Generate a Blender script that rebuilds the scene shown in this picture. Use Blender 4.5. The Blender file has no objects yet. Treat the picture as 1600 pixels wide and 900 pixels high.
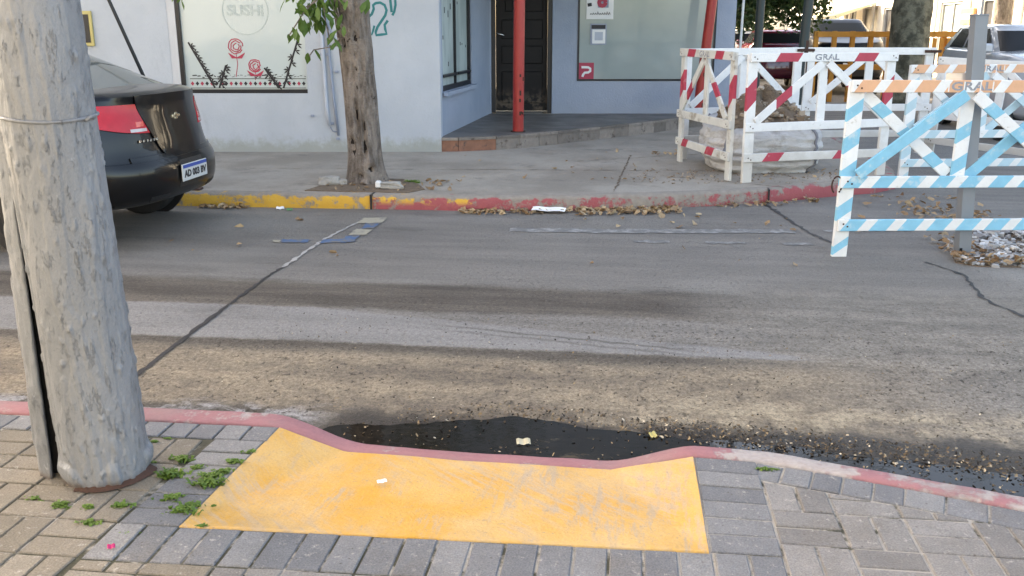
import bpy, bmesh, math, random
from mathutils import Vector, Matrix, noise as mnoise
random.seed(11)
S = bpy.context.scene
C = S.collection
R = math.radians

# ------------------------------------------------------------------ camera
FPX, CAMH, PITCH = 1450.0, 1.55, math.atan(400 / 1450.0)
cd = bpy.data.cameras.new('camera'); cam = bpy.data.objects.new('camera', cd); C.objects.link(cam)
cam.location = (0, 0, CAMH); cam.rotation_euler = (math.pi / 2 - PITCH, 0, 0)
cd.sensor_width = 36; cd.lens = 36 * FPX / 1600; cd.clip_end = 2000; cd.clip_start = 0.05
S.camera = cam

# ------------------------------------------------------------------ sky, sun, exposure
SUN_EL, SUN_AZ = R(33), R(-44)          # azimuth clockwise from +Y: the sun stands behind the corner building
w = bpy.data.worlds.new('World'); S.world = w; w.use_nodes = True
wt = w.node_tree; wt.nodes.clear()
sk = wt.nodes.new('ShaderNodeTexSky'); sk.sky_type = 'NISHITA'; sk.sun_disc = False
sk.sun_elevation = SUN_EL; sk.sun_rotation = SUN_AZ % (2 * math.pi); sk.dust_density = 2.2; sk.air_density = 0.8
bg = wt.nodes.new('ShaderNodeBackground'); bg.inputs[1].default_value = 0.15
wo = wt.nodes.new('ShaderNodeOutputWorld')
wt.links.new(sk.outputs[0], bg.inputs[0]); wt.links.new(bg.outputs[0], wo.inputs[0])
sd = bpy.data.lights.new('sun', 'SUN'); sd.energy = 4.5; sd.angle = R(0.6); sd.color = (1, .95, .88)
sun = bpy.data.objects.new('sun', sd); C.objects.link(sun)
tosun = Vector((math.sin(SUN_AZ) * math.cos(SUN_EL), math.cos(SUN_AZ) * math.cos(SUN_EL), math.sin(SUN_EL)))
sun.rotation_euler = tosun.to_track_quat('Z', 'Y').to_euler()
S.view_settings.view_transform = 'Standard'; S.view_settings.look = 'None'
S.view_settings.gamma = 1; S.view_settings.exposure = 2.6
S.view_settings.use_white_balance = True; S.view_settings.white_balance_temperature = 8400; S.view_settings.white_balance_tint = 9

# ------------------------------------------------------------------ coordinates
SA = R(7); CA_, SA_ = math.cos(SA), math.sin(SA)     # the street runs 7 degrees off the camera's own axes
def W(u, v, z=0.0):                                   # street coordinates -> world
    return Vector((u * CA_ + v * SA_, -u * SA_ + v * CA_, z))
_c, _s = math.cos(PITCH), math.sin(PITCH)
def at_y(px, py, Y):                                  # pixel of the photograph -> point on the vertical plane y = Y
    r = ((px - 800) / FPX, _c - (py - 450) / FPX * _s, -_s - (py - 450) / FPX * _c)
    t = Y / r[1]
    return Vector((r[0] * t, Y, CAMH + r[2] * t))
def at_z(px, py, z):
    r = ((px - 800) / FPX, _c - (py - 450) / FPX * _s, -_s - (py - 450) / FPX * _c)
    t = (z - CAMH) / r[2]
    return Vector((r[0] * t, r[1] * t, z))
def sstep(a, b, x):
    t = min(1, max(0, (x - a) / (b - a))); return t * t * (3 - 2 * t)
def interp(pts, x):
    if x <= pts[0][0]: return pts[0][1]
    for (a, b), (c, d) in zip(pts, pts[1:]):
        if x <= c: return b + (d - b) * (x - a) / (c - a)
    return pts[-1][1]

# ------------------------------------------------------------------ materials
class NT:
    def __init__(s, name):
        s.m = bpy.data.materials.new(name); s.m.use_nodes = True
        s.t = s.m.node_tree; s.t.nodes.clear()
        s.out = s.t.nodes.new('ShaderNodeOutputMaterial'); s.p = s.t.nodes.new('ShaderNodeBsdfPrincipled')
        s.t.links.new(s.p.outputs[0], s.out.inputs[0])
        tc = s.t.nodes.new('ShaderNodeTexCoord'); s.obj = tc.outputs['Object']
    def put(s, sock, v):
        if isinstance(v, bpy.types.NodeSocket): s.t.links.new(v, sock)
        elif isinstance(v, (tuple, list)) and len(v) == 3 and sock.type == 'RGBA': sock.default_value = (*v, 1)
        else: sock.default_value = v
    def math(s, op, a, b=None, clamp=False):
        n = s.t.nodes.new('ShaderNodeMath'); n.operation = op; n.use_clamp = clamp
        s.put(n.inputs[0], a)
        if b is not None: s.put(n.inputs[1], b)
        return n.outputs[0]
    def add(s, a, b): return s.math('ADD', a, b)
    def sub(s, a, b): return s.math('SUBTRACT', a, b)
    def mul(s, a, b): return s.math('MULTIPLY', a, b)
    def ss(s, x, a, b):
        n = s.t.nodes.new('ShaderNodeMapRange'); n.interpolation_type = 'SMOOTHSTEP'
        lo, hi, f, g = (a, b, 0, 1) if a < b else (b, a, 1, 0)
        s.put(n.inputs[0], x); n.inputs[1].default_value = lo; n.inputs[2].default_value = hi
        n.inputs[3].default_value = f; n.inputs[4].default_value = g
        return n.outputs[0]
    def mix(s, f, a, b, blend='MIX'):
        n = s.t.nodes.new('ShaderNodeMix'); n.data_type = 'RGBA'; n.blend_type = blend
        s.put(n.inputs[0], f); s.put(n.inputs[6], a); s.put(n.inputs[7], b); return n.outputs[2]
    def scl(s, v, k):
        n = s.t.nodes.new('ShaderNodeVectorMath'); n.operation = 'MULTIPLY'; s.put(n.inputs[0], v); n.inputs[1].default_value = k; return n.outputs[0]
    def noise(s, scale, detail=3, rough=.55, vec=None, dist=0):
        n = s.t.nodes.new('ShaderNodeTexNoise'); s.put(n.inputs['Vector'], vec or s.obj)
        n.inputs['Scale'].default_value = scale; n.inputs['Detail'].default_value = detail
        n.inputs['Roughness'].default_value = rough; n.inputs['Distortion'].default_value = dist
        return n.outputs[0]
    def vor(s, scale, vec=None, feature='F1', out=0):
        n = s.t.nodes.new('ShaderNodeTexVoronoi'); n.feature = feature; s.put(n.inputs['Vector'], vec or s.obj)
        n.inputs['Scale'].default_value = scale; return n.outputs[out]
    def xyz(s, v=None):
        n = s.t.nodes.new('ShaderNodeSeparateXYZ'); s.put(n.inputs[0], v or s.obj); return n.outputs
    def rand(s):
        return s.t.nodes.new('ShaderNodeObjectInfo').outputs['Random']
    def island(s):
        return s.t.nodes.new('ShaderNodeNewGeometry').outputs['Random Per Island']
    def ramp(s, x, stops):
        n = s.t.nodes.new('ShaderNodeValToRGB'); s.put(n.inputs[0], x); e = n.color_ramp.elements
        while len(e) < len(stops): e.new(.5)
        for k, (p, c) in enumerate(stops): e[k].position = p; e[k].color = (*c, 1)
        return n.outputs[0]
    def gain(s, col, f):                               # colour times a scalar socket
        n = s.t.nodes.new('ShaderNodeMix'); n.data_type = 'RGBA'; n.blend_type = 'MULTIPLY'
        n.inputs[0].default_value = 1; s.put(n.inputs[6], col)
        c = s.t.nodes.new('ShaderNodeCombineXYZ')
        for k in range(3): s.put(c.inputs[k], f)
        s.t.links.new(c.outputs[0], n.inputs[7]); return n.outputs[2]
    def done(s, col, rough=.8, bump=None, dist=.01, strength=1., metal=0, spec=.5, coat=0):
        p = s.p
        s.put(p.inputs['Base Color'], col); s.put(p.inputs['Roughness'], rough); s.put(p.inputs['Metallic'], metal)
        s.put(p.inputs['Specular IOR Level'], spec); p.inputs['Coat Weight'].default_value = coat; p.inputs['Coat Roughness'].default_value = .04
        if bump is not None:
            b = s.t.nodes.new('ShaderNodeBump'); b.inputs['Strength'].default_value = strength; b.inputs['Distance'].default_value = dist
            s.put(b.inputs['Height'], bump); s.t.links.new(b.outputs[0], p.inputs['Normal'])
        return s.m

def plain(name, col, rough=.7, var=.25, scale=6, bump=.002, bscale=60, metal=0, spec=.4, rnd=0, dirt=None, dscale=3, dthr=(.55, .7), coat=0, isl=None):
    n = NT(name)
    f = n.add(n.mul(n.noise(scale, 4), 2 * var), 1 - var)
    c = n.gain(col, f)
    if isl: c = n.gain(n.ramp(n.island(), isl), f)
    if rnd: c = n.gain(c, n.add(n.mul(n.rand(), 2 * rnd), 1 - rnd))
    if dirt: c = n.mix(n.ss(n.noise(dscale, 6, .65), *dthr), c, dirt)
    return n.done(c, rough, n.noise(bscale, 3) if bump else None, bump or .01, 1, metal, spec, coat)

M = {}
def build_materials():
    # road: object coordinates are street coordinates (x along the street, y across it)
    n = NT('asphalt'); x, y, _ = n.xyz()
    n1 = n.sub(n.noise(1.1, 5, .6), .5); n2 = n.sub(n.noise(7, 5, .65), .5)
    stretch = n.scl(n.obj, (.35, 2.2, 1)); n3 = n.sub(n.noise(2.2, 6, .62, stretch), .5)
    vv = n.add(y, n.add(n.mul(n1, .22), n.add(n.mul(n2, .10), n.mul(n3, .12))))
    uu = n.add(x, n.add(n.mul(n1, .8), n.mul(n2, .3)))
    base = n.mix(n.ss(n3, -.2, .25), (.113, .104, .095), (.152, .140, .126))
    base = n.mix(n.ss(n.noise(.5, 3), .5, .75), base, (.175, .165, .15))
    # dirty brown wheel track across the middle
    t = n.mul(n.mul(n.ss(vv, 4.95, 5.08), n.ss(vv, 5.68, 5.5)), n.ss(uu, 1.5, .1))
    base = n.mix(n.mul(t, .92), base, n.mix(n.ss(n3, -.15, .2), (.046, .038, .031), (.085, .071, .058)))
    # right hand worn area
    t = n.mul(n.mul(n.ss(uu, .2, 1.3), n.ss(vv, 6.1, 5.5)), n.ss(vv, 3.6, 4.4))
    base = n.mix(n.mul(t, .8), base, n.mix(n.ss(n.add(n2, n3), -.3, .3), (.098, .088, .076), (.168, .152, .130)))
    # brown silt
    silt = n.mix(n.ss(n.add(n2, n3), -.25, .25), (.108, .088, .068), (.185, .150, .108))
    t = n.mul(n.ss(vv, 4.62, 4.15), n.ss(uu, 1.9, .6))
    base = n.mix(t, base, silt)
    t2 = n.mul(n.ss(vv, 4.5, 4.38), n.ss(vv, 4.2, 4.36)); t2 = n.mul(t2, n.ss(uu, .9, .2))
    base = n.mix(n.mul(t2, .9), base, (.05, .043, .036))
    # bare pale lane between the dirty ones, tapering to the right
    top = n.sub(5.02, n.mul(n.math('MAXIMUM', n.add(x, 1.75), 0.), .195))
    ve = n.add(y, n.add(n.mul(n2, .05), n.mul(n3, .07)))
    d = n.sub(top, ve)
    t = n.mul(n.ss(d, -.015, .03), n.mul(n.ss(ve, 4.40, 4.45), n.ss(uu, 1.0, .75)))
    lane = n.mix(n.ss(n3, -.2, .2), (.140, .134, .129), (.168, .161, .155))
    base = n.mix(t, base, lane)
    for off, k in ((.10, .7), (.17, .5)):
        tr = n.mul(n.ss(n.math('ABSOLUTE', n.sub(n.sub(d, off), n.mul(n2, .03))), .022, .006), n.mul(n.ss(x, -1.4, -.5), n.ss(x, .5, .2)))
        base = n.mix(n.mul(tr, k), base, (.07, .065, .06))
    # sand washed towards the gutter
    t = n.mul(n.mul(n.ss(uu, -.6, .6), n.ss(vv, 3.98, 3.72)), n.ss(n.add(n2, n3), -.35, .15))
    base = n.mix(n.mul(t, .75), base, n.mix(n.ss(n2, -.2, .2), (.17, .138, .098), (.265, .222, .16)))
    # left gutter, pale concrete with wet smears
    t = n.mul(n.ss(vv, 3.62, 3.5), n.ss(x, -1.0, -1.35))
    sm = n.ss(n.noise(6, 5, .6, n.scl(n.obj, (1, 1.7, 1)), 1.2), .42, .58)
    base = n.mix(t, base, n.mix(sm, (.055, .048, .04), (.185, .178, .175)))
    # wet gutter bed
    wet = n.mul(n.ss(n.add(y, n.add(n.mul(n2, .24), n.mul(n1, .12))), 3.66, 3.46), n.ss(x, -1.35, -1.1))
    base = n.mix(wet, base, (.026, .021, .017))
    # aggregate and specks
    base = n.gain(base, 1.42)
    near = n.mul(n.ss(vv, 6.2, 4.4), n.sub(1.0, n.mul(n.ss(d, -.015, .03), n.mul(n.ss(ve, 4.40, 4.45), n.mul(n.ss(uu, 1.0, .75), .8)))))
    ag = n.noise(110, 3, .75); ag2 = n.noise(44, 4, .8, n.scl(n.obj, (1, .8, 1)))
    base = n.gain(base, n.add(n.mul(n.ss(ag, .3, .7), .44), .78))
    base = n.gain(base, n.add(n.mul(n.ss(ag2, .3, .7), n.add(n.mul(near, .5), .22)), n.sub(.88, n.mul(near, .22))))
    pch = n.ss(n.noise(1.7, 4, .6), .35, .6)
    sp = n.mul(n.ss(n.noise(31, 3, .72, n.scl(n.obj, (1.0, .75, 1))), .595, .645), n.add(n.mul(pch, .75), .25))
    base = n.mix(n.mul(sp, n.add(n.mul(near, .66), .10)), base, (.034, .027, .021))
    sp3 = n.ss(n.noise(17, 3, .7, n.scl(n.obj, (1.0, .8, 1))), .685, .715)
    base = n.mix(n.mul(sp3, n.mul(near, .85)), base, (.022, .018, .015))
    sp2 = n.ss(n.noise(60, 2, .6), .64, .71)
    base = n.mix(n.mul(sp2, .3), base, (.40, .36, .30))
    oil = n.ss(n.noise(1.3, 6, .7, n.scl(n.obj, (.5, 1.3, 1))), .56, .72)
    base = n.mix(n.mul(oil, .35), base, (.05, .045, .04))
    rough = n.sub(n.sub(.9, n.mul(wet, .55)), n.mul(n.ss(vv, 4.6, 5.2), .12))
    h = n.add(n.mul(ag, .7), n.add(n.mul(ag2, 1.6), n.mul(sp, -1.2)))
    M['asphalt'] = n.done(base, rough, h, .007, 1, 0, .3)

    # pavers: colour shifts from stone to stone
    def paver(name, a, b, c):
        n = NT(name); r = n.rand(); wn = n.scl(n.obj, (1, 1, 1))
        nt = n.t.nodes.new('ShaderNodeNewGeometry').outputs['Position']
        col = n.ramp(r, [(0, a), (.5, b), (1, c)])
        f = n.add(n.mul(n.noise(9, 5, .65, nt), .55), .72)
        col = n.gain(col, f)
        col = n.mix(n.mul(n.ss(n.noise(3.1, 5, .6, nt), .52, .7), .45), col, (.16, .14, .12))
        col = n.mix(n.mul(n.ss(n.noise(34, 5, .75, nt), .58, .70), .6), col, (.42, .39, .35))
        g = n.noise(170, 3, .7, nt)
        col = n.gain(col, n.add(n.mul(n.ss(g, .25, .75), .5), .75))
        col = n.mix(n.mul(n.ss(n.vor(23, nt), .11, .06), .75), col, (.09, .08, .075))
        h = n.add(g, n.mul(n.noise(50, 4, .6, nt), 2))
        return n.done(col, .88, h, .0025, 1, 0, .3)
    M['paver_grey'] = paver('paver_grey', (.135, .137, .145), (.168, .168, .174), (.205, .202, .202))
    M['paver_beige'] = paver('paver_beige', (.158, .138, .11), (.19, .165, .133), (.222, .195, .16))
    M['paver_brown'] = paver('paver_brown', (.165, .154, .146), (.198, .186, .176), (.23, .215, .204))
    n = NT('bedding_sand'); x, y, z = n.xyz(); dk = n.ss(n.add(n.noise(5, 5, .7), n.mul(n.ss(x, .1, -.8), .13)), .52, .64)
    c = n.mix(dk, n.mix(n.noise(30, 4, .7), (.24, .215, .185), (.42, .39, .345)), n.mix(n.noise(14, 4), (.035, .04, .02), (.07, .06, .045)))
    M['bed'] = n.done(c, .95, n.noise(90, 4), .008)

    # painted kerbs and ramp
    n = NT('kerb_red_paint'); x, y, z = n.xyz()
    pa = n.mix(n.noise(5, 4), (.255, .102, .112), (.325, .152, .162))
    chip = n.ss(n.add(n.noise(4, 8, .72), n.add(n.mul(n.ss(x, .1, .6), .17), n.mul(n.ss(x, 1.25, .9), 0.0))), .57, .67)
    col = n.mix(chip, pa, n.mix(n.noise(30, 3), (.25, .21, .2), (.4, .36, .34)))
    col = n.mix(n.mul(n.ss(n.noise(2.5, 4), .5, .7), .45), col, (.2, .16, .15))
    col = n.gain(col, n.add(n.mul(n.noise(60, 4, .75), .4), .8)); M['kerb_red'] = n.done(col, .75, n.add(n.mul(n.noise(90, 3), 1), n.mul(chip, -.8)), .003, 1)
    n = NT('far_kerb_paint'); x, y, z = n.xyz()
    yel = n.mix(n.noise(6, 4), (.5, .27, .035), (.68, .4, .06)); red = n.mix(n.noise(5, 4), (.26, .055, .065), (.38, .1, .1))
    con = n.mix(n.noise(16, 5), (.17, .145, .12), (.33, .29, .25))
    xx = n.add(x, n.mul(n.sub(n.noise(4, 4), .5), .2))
    side = n.ss(n.add(x, n.mul(n.sub(n.noise(9, 4), .5), .12)), -2.28, -2.26)
    rest = n.mul(n.ss(n.add(n.noise(5, 6, .7), n.mul(n.ss(x, -1.2, -2.1), .12)), .56, .6), n.ss(z, .03, .09))
    pa = n.mix(side, yel, n.mix(rest, red, n.mix(n.ss(x, -1.3, -1.0), yel, con)))
    top = n.ss(n.add(z, n.mul(n.sub(n.noise(8, 4), .5), .05)), .095, .125)
    worn = n.ss(n.add(n.noise(7, 8, .75), n.add(n.mul(top, .16), n.sub(n.mul(n.ss(x, -1.6, .2), .06), n.mul(n.ss(x, 1.2, 1.4), .13)))), .50, .60)
    col = n.mix(worn, pa, con)
    M['far_kerb'] = n.done(col, .85, n.add(n.noise(60, 4), n.mul(worn, -.4)), .006, 1)
    n = NT('ramp_yellow_paint'); x, y, z = n.xyz()
    pa = n.mix(n.ss(n.noise(2.0, 5, .65), .38, .62), (.56, .29, .045), (.57, .345, .115))
    pa = n.mix(n.mul(n.ss(n.noise(3, 4), .5, .72), n.ss(x, -.9, -.2)), pa, (.66, .33, .012))
    rot = n.t.nodes.new('ShaderNodeVectorRotate'); rot.inputs['Angle'].default_value = .8; n.put(rot.inputs[0], n.obj)
    st = n.scl(rot.outputs[0], (.6, 5, 1)); st2 = n.scl(n.obj, (5, .8, 1))
    w1 = n.mul(n.ss(n.noise(7, 7, .75, st), .45, .62), n.ss(n.noise(1.7, 4), .38, .56))
    w2 = n.mul(n.ss(n.noise(6, 7, .75, st2), .48, .64), n.ss(n.add(n.noise(2.3, 4), n.mul(n.ss(x, -.6, .0), .08)), .5, .64))
    pa = n.mix(n.mul(n.ss(n.noise(1.6, 6, .7), .42, .62), .6), pa, (.55, .385, .20))
    col = n.mix(n.mul(w1, .85), pa, n.mix(n.noise(30), (.40, .29, .19), (.49, .36, .24)))
    col = n.mix(n.mul(w2, .85), col, n.mix(n.noise(30), (.33, .27, .21), (.44, .34, .24)))
    col = n.mix(n.mul(n.ss(n.noise(3, 7, .72), .48, .68), .5), col, (.40, .29, .17))
    col = n.mix(n.mul(n.ss(n.noise(45, 4, .75), .60, .70), .7), col, (.26, .21, .16))
    col = n.gain(col, n.add(n.mul(n.noise(120, 3, .7), .35), .82))
    M['ramp'] = n.done(col, .75, n.add(n.noise(70, 5, .65), n.mul(n.noise(5, 5, .6), 1.2)), .005, 1, 0, .35)

    n = NT('far_pavement'); 
    c = n.mix(n.ss(n.noise(.9, 6, .65), .35, .65), (.255, .222, .186), (.355, .315, .268))
    c = n.mix(n.mul(n.ss(n.noise(2.7, 6, .7), .55, .7), .6), c, (.17, .15, .13))
    c = n.mix(n.mul(n.ss(n.noise(24, 5, .7), .6, .72), .5), c, (.36, .33, .29))
    c = n.gain(c, n.add(n.mul(n.noise(160, 2), .7), .65))
    M['pave'] = n.done(c, .9, n.add(n.noise(90, 4), n.mul(n.noise(14, 4), 2)), .006, 1, 0, .3)
    n = NT('platform_tile'); x, y, z = n.xyz()
    c = n.mix(n.ss(n.noise(2.2, 6, .65), .35, .65), (.115, .104, .094), (.195, .177, .158))
    c = n.mix(n.mul(n.ss(n.noise(8, 5, .7), .58, .72), .6), c, (.21, .18, .155))
    M['plat'] = n.done(c, n.add(n.mul(n.noise(4, 4), .3), .35), n.noise(60, 4), .002, 1, 0, .4)
    M['riser'] = plain('riser_tile', (.21, .18, .155), .8, .35, 14, .004, 70, rnd=.35, dirt=(.09, .07, .06), dscale=9)
    M['riser_brick'] = plain('riser_terracotta', (.24, .115, .075), .8, .35, 14, .004, 70, rnd=.2, dirt=(.1, .07, .06), dscale=12)

    # walls
    n = NT('wall_paint'); x, y, z = n.xyz()
    c = n.mix(n.ss(n.noise(.8, 5, .6), .35, .65), (.405, .44, .485), (.46, .495, .54))
    c = n.mix(n.mul(n.ss(n.noise(2.2, 7, .7, n.scl(n.obj, (1, 1, .45))), .56, .72), .4), c, (.36, .38, .42))
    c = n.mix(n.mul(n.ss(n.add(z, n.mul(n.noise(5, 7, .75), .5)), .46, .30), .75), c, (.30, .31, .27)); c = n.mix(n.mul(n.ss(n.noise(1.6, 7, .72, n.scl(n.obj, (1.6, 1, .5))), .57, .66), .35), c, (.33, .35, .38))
    c = n.mix(n.ss(n.noise(11, 6, .72), .70, .74), c, (.3, .3, .3))
    M['wall'] = n.done(c, .8, n.add(n.noise(40, 4), n.mul(n.noise(5, 4), 2.5)), .004, 1, 0, .35)
    n = NT('recess_wall_shaded'); x, y, z = n.xyz()  # wall paint repeated darker and bluer, the recess's shade put into the colour
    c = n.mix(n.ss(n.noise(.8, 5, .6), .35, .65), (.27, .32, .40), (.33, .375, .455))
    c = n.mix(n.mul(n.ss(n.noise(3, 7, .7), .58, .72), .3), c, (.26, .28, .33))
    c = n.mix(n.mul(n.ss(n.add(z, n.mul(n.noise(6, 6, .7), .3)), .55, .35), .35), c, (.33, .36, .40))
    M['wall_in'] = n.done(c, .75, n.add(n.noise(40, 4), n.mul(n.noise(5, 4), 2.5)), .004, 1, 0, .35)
    M['black'] = plain('black_frame', (.012, .014, .018), .4, .2, 20, .0005, 200)
    M['whiteframe'] = plain('white_reveal', (.52, .53, .55), .6, .1)
    n = NT('frosted_film'); c = n.mix(n.noise(.9, 3), (.48, .54, .53), (.54, .595, .585))
    M['film'] = n.done(c, .12, None, .01, 1, 0, .5)
    n = NT('shop_glass'); c = n.mix(n.ss(n.noise(.9, 4, .5), .35, .65), (.25, .31, .305), (.32, .37, .36))
    M['film2'] = n.done(c, .06, None, .01, 1, 0, .6)
    n = NT('side_glass'); c = n.mix(n.ss(n.noise(5, 5, .6, n.scl(n.obj, (1, 1, .3))), .4, .6), (.10, .15, .15), (.22, .28, .27))
    M['film3_'] = None; c = n.mix(n.ss(n.noise(5, 5, .6, n.scl(n.obj, (1, 1, .3))), .4, .6), (.36, .43, .42), (.48, .55, .53)); M['film3'] = n.done(c, .3, None, .01, 1, 0, .2)
    n = NT('door_wood'); x, y, z = n.xyz()
    g = n.noise(14, 6, .6, n.scl(n.obj, (6, 6, .5)))
    c = n.mix(g, (.005, .0045, .005), (.012, .0095, .0095)); c = n.mix(n.mul(n.ss(z, .6, .3), n.ss(n.noise(9, 5), .4, .6)), c, (.10, .075, .055))
    M['door'] = n.done(c, .5, g, .002, 1, 0, .22)
    M['redpaint'] = plain('red_metal_paint', (.36, .035, .03), .42, .18, 7, .001, 120, dirt=(.05, .02, .02), dscale=9, dthr=(.68, .72))
    M['decal_black'] = plain('black_vinyl', (.02, .02, .025), .5, .2)
    M['decal_red'] = plain('red_vinyl', (.42, .04, .08), .5, .2)
    M['decal_grey'] = plain('grey_vinyl', (.425, .485, .47), .5, .05)
    M['decal_white'] = plain('white_vinyl', (.75, .76, .76), .5, .08)
    M['teal'] = plain('teal_spray_paint', (.01, .16, .17), .6, .3)
    M['conduit'] = plain('conduit', (.25, .29, .37), .6, .2)
    M['conduit_pale'] = plain('conduit_pale', (.42, .46, .53), .6, .2)
    M['cable'] = plain('black_cable', (.015, .018, .022), .5, .2)
    M['brass'] = plain('brass', (.5, .42, .3), .35, .2, metal=.8)
    M['plaque'] = plain('plaque_yellow', (.5, .42, .17), .6, .2)

    # concrete pole under silver paint
    n = NT('silver_pole_paint'); 
    c = n.mix(n.ss(n.noise(4, 6, .65, n.scl(n.obj, (1, 1, .3))), .35, .65), (.165, .174, .19), (.215, .226, .246))
    fl = n.noise(30, 6, .72, n.scl(n.obj, (1.2, 1.2, .4)))
    c = n.mix(n.mul(n.ss(n.noise(9, 6, .7, n.scl(n.obj, (1.2, 1.2, .25))), .56, .68), .3), c, (.22, .22, .225))
    c = n.mix(n.mul(n.ss(n.noise(21, 6, .72, n.scl(n.obj, (1.1, 1.1, .5))), .64, .70), .35), c, (.5, .51, .53))
    c = n.mix(n.mul(n.ss(n.noise(22, 6, .75, n.scl(n.obj, (1, 1, .5))), .71, .74), .8), c, (.11, .105, .10))
    x, y, z = n.xyz(); c = n.mix(n.mul(n.ss(n.noise(3, 4, .6, n.scl(n.obj, (2, 2, .6))), .60, .74), .2), c, (.25, .215, .17))
    c = n.gain(c, n.add(n.mul(n.noise(90, 3, .7), .24), .84))
    c = n.mix(n.mul(n.ss(n.add(z, n.mul(n.noise(12, 4), .06)), .07, .03), .8), c, (.11, .08, .065))
    M['pole'] = n.done(c, .42, n.add(n.mul(fl, .9), n.add(n.mul(n.ss(fl, .56, .64), .35), n.mul(n.noise(110, 3), .3))), .006, 1, .0, .5)
    M['rust'] = plain('rust', (.06, .03, .022), .9, .4, 20, .004, 90)
    M['void'] = plain('gap_shade', (.012, .011, .01), .95, .3)  # near-black standing in for shade in gaps and holes
    M['steel'] = plain('grey_steel_post', (.22, .235, .255), .45, .12, 5, .0006, 150, metal=.3)

    # tree
    n = NT('bark'); 
    st = n.scl(n.obj, (1, 1, .25)); b1 = n.noise(16, 6, .65, st); b2 = n.noise(4, 5, .6)
    c = n.mix(n.ss(b1, .3, .7), (.105, .083, .068), (.31, .262, .225)); c = n.mix(n.mul(n.ss(b2, .5, .68), .7), c, (.36, .30, .255))
    c = n.mix(n.ss(n.noise(7, 6, .7), .64, .7), c, (.06, .045, .035))
    M['bark'] = n.done(c, .9, n.add(n.mul(b1, 2), n.noise(50, 4)), .035, 1, 0, .25)
    M['hollow_shade'] = plain('bark_hollow_shade', (.022, .016, .013), .95, .4, 20)  # near-black carrying the shade of the trunk's dents
    n = NT('bark_mossy'); b1 = n.noise(3.5, 6, .65)
    c = n.mix(n.ss(b1, .4, .6), (.075, .07, .05), (.19, .178, .13)); c = n.mix(n.ss(n.noise(2, 5), .62, .7), c, (.3, .28, .22))
    M['bark2'] = n.done(c, .9, n.noise(14, 5), .03, 1, 0, .25)
    def leafmat(name, stops, tr=.25):
        n = NT(name); c = n.gain(n.ramp(n.add(n.mul(n.island(), .6), n.mul(n.rand(), .4)), stops), n.add(n.mul(n.noise(30, 2), .5), .75))
        m = n.done(c, .55, None, .01, 1, 0, .4)
        tl = n.t.nodes.new('ShaderNodeBsdfTranslucent'); n.put(tl.inputs[0], c); mx = n.t.nodes.new('ShaderNodeMixShader'); mx.inputs[0].default_value = tr
        n.t.links.new(n.p.outputs[0], mx.inputs[1]); n.t.links.new(tl.outputs[0], mx.inputs[2]); n.t.links.new(mx.outputs[0], n.out.inputs[0]); return m
    M['leaf'] = leafmat('green_leaf', [(0, (.045, .09, .022)), (.45, (.085, .16, .035)), (.8, (.14, .22, .05)), (1, (.3, .27, .06))], .4)
    M['leaf_dark'] = leafmat('dark_leaf', [(0, (.02, .04, .012)), (.6, (.05, .085, .025)), (1, (.10, .14, .04))], .3)
    M['weed'] = leafmat('weed_blade', [(0, (.07, .14, .025)), (.6, (.13, .22, .04)), (1, (.22, .3, .07))], .3)
    M['litter_leaf'] = leafmat('dry_leaf', [(0, (.15, .085, .045)), (.35, (.29, .185, .10)), (.7, (.42, .31, .19)), (1, (.54, .45, .32))], .1)
    M['debris'] = plain('gutter_debris', (.2, .15, .1), .85, .3, 30, None, isl=[(0, (.015, .012, .01)), (.45, (.05, .037, .025)), (.75, (.17, .115, .065)), (.93, (.30, .22, .13)), (1, (.6, .52, .40))])
    M['stones'] = plain('stone_chips', (.3, .3, .3), .9, .25, 30, .002, 100, isl=[(0, (.17, .16, .155)), (.4, (.33, .325, .325)), (.8, (.48, .475, .47)), (1, (.66, .65, .64))])
    M['rubble'] = plain('excavated_rubble', (.3, .22, .15), .95, .35, 18, .006, 60, isl=[(0, (.14, .098, .065)), (.5, (.25, .185, .128)), (.85, (.35, .275, .2)), (1, (.48, .40, .32))])
    M['soil'] = plain('soil', (.16, .115, .08), .95, .45, 16, .02, 50, dirt=(.2, .15, .1), dscale=9)
    M['rock'] = plain('broken_concrete', (.33, .31, .28), .9, .3, 14, .008, 60)
    M['whitepaint_rock'] = plain('painted_debris', (.66, .66, .65), .8, .1)
    M['water'] = None
    n = NT('puddle_water'); h = n.noise(9, 3, .5, n.scl(n.obj, (1, 2, 1)))
    c = n.mix(n.ss(n.noise(7, 7, .75, n.scl(n.obj, (.6, 1.4, 1))), .56, .72), (.010, .008, .006), (.055, .042, .027))
    M['water'] = n.done(c, .06, h, .0015, .6, 0, .15)
    n = NT('bag_fabric'); wv = n.noise(6, 5, .6)
    c = n.mix(wv, (.46, .45, .445), (.64, .63, .62)); c = n.mix(n.mul(n.ss(n.noise(4, 6, .7), .5, .68), .6), c, (.27, .22, .17))
    M['bag'] = n.done(c, .75, n.add(n.noise(9, 5, .6, n.scl(n.obj, (1, 1, 3))), n.mul(n.noise(220, 2), .15)), .03, 1, 0, .3)
    M['strap'] = plain('grey_webbing', (.2, .21, .24), .8, .2)
    M['paper'] = plain('white_paper', (.78, .78, .77), .7, .08)
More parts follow.
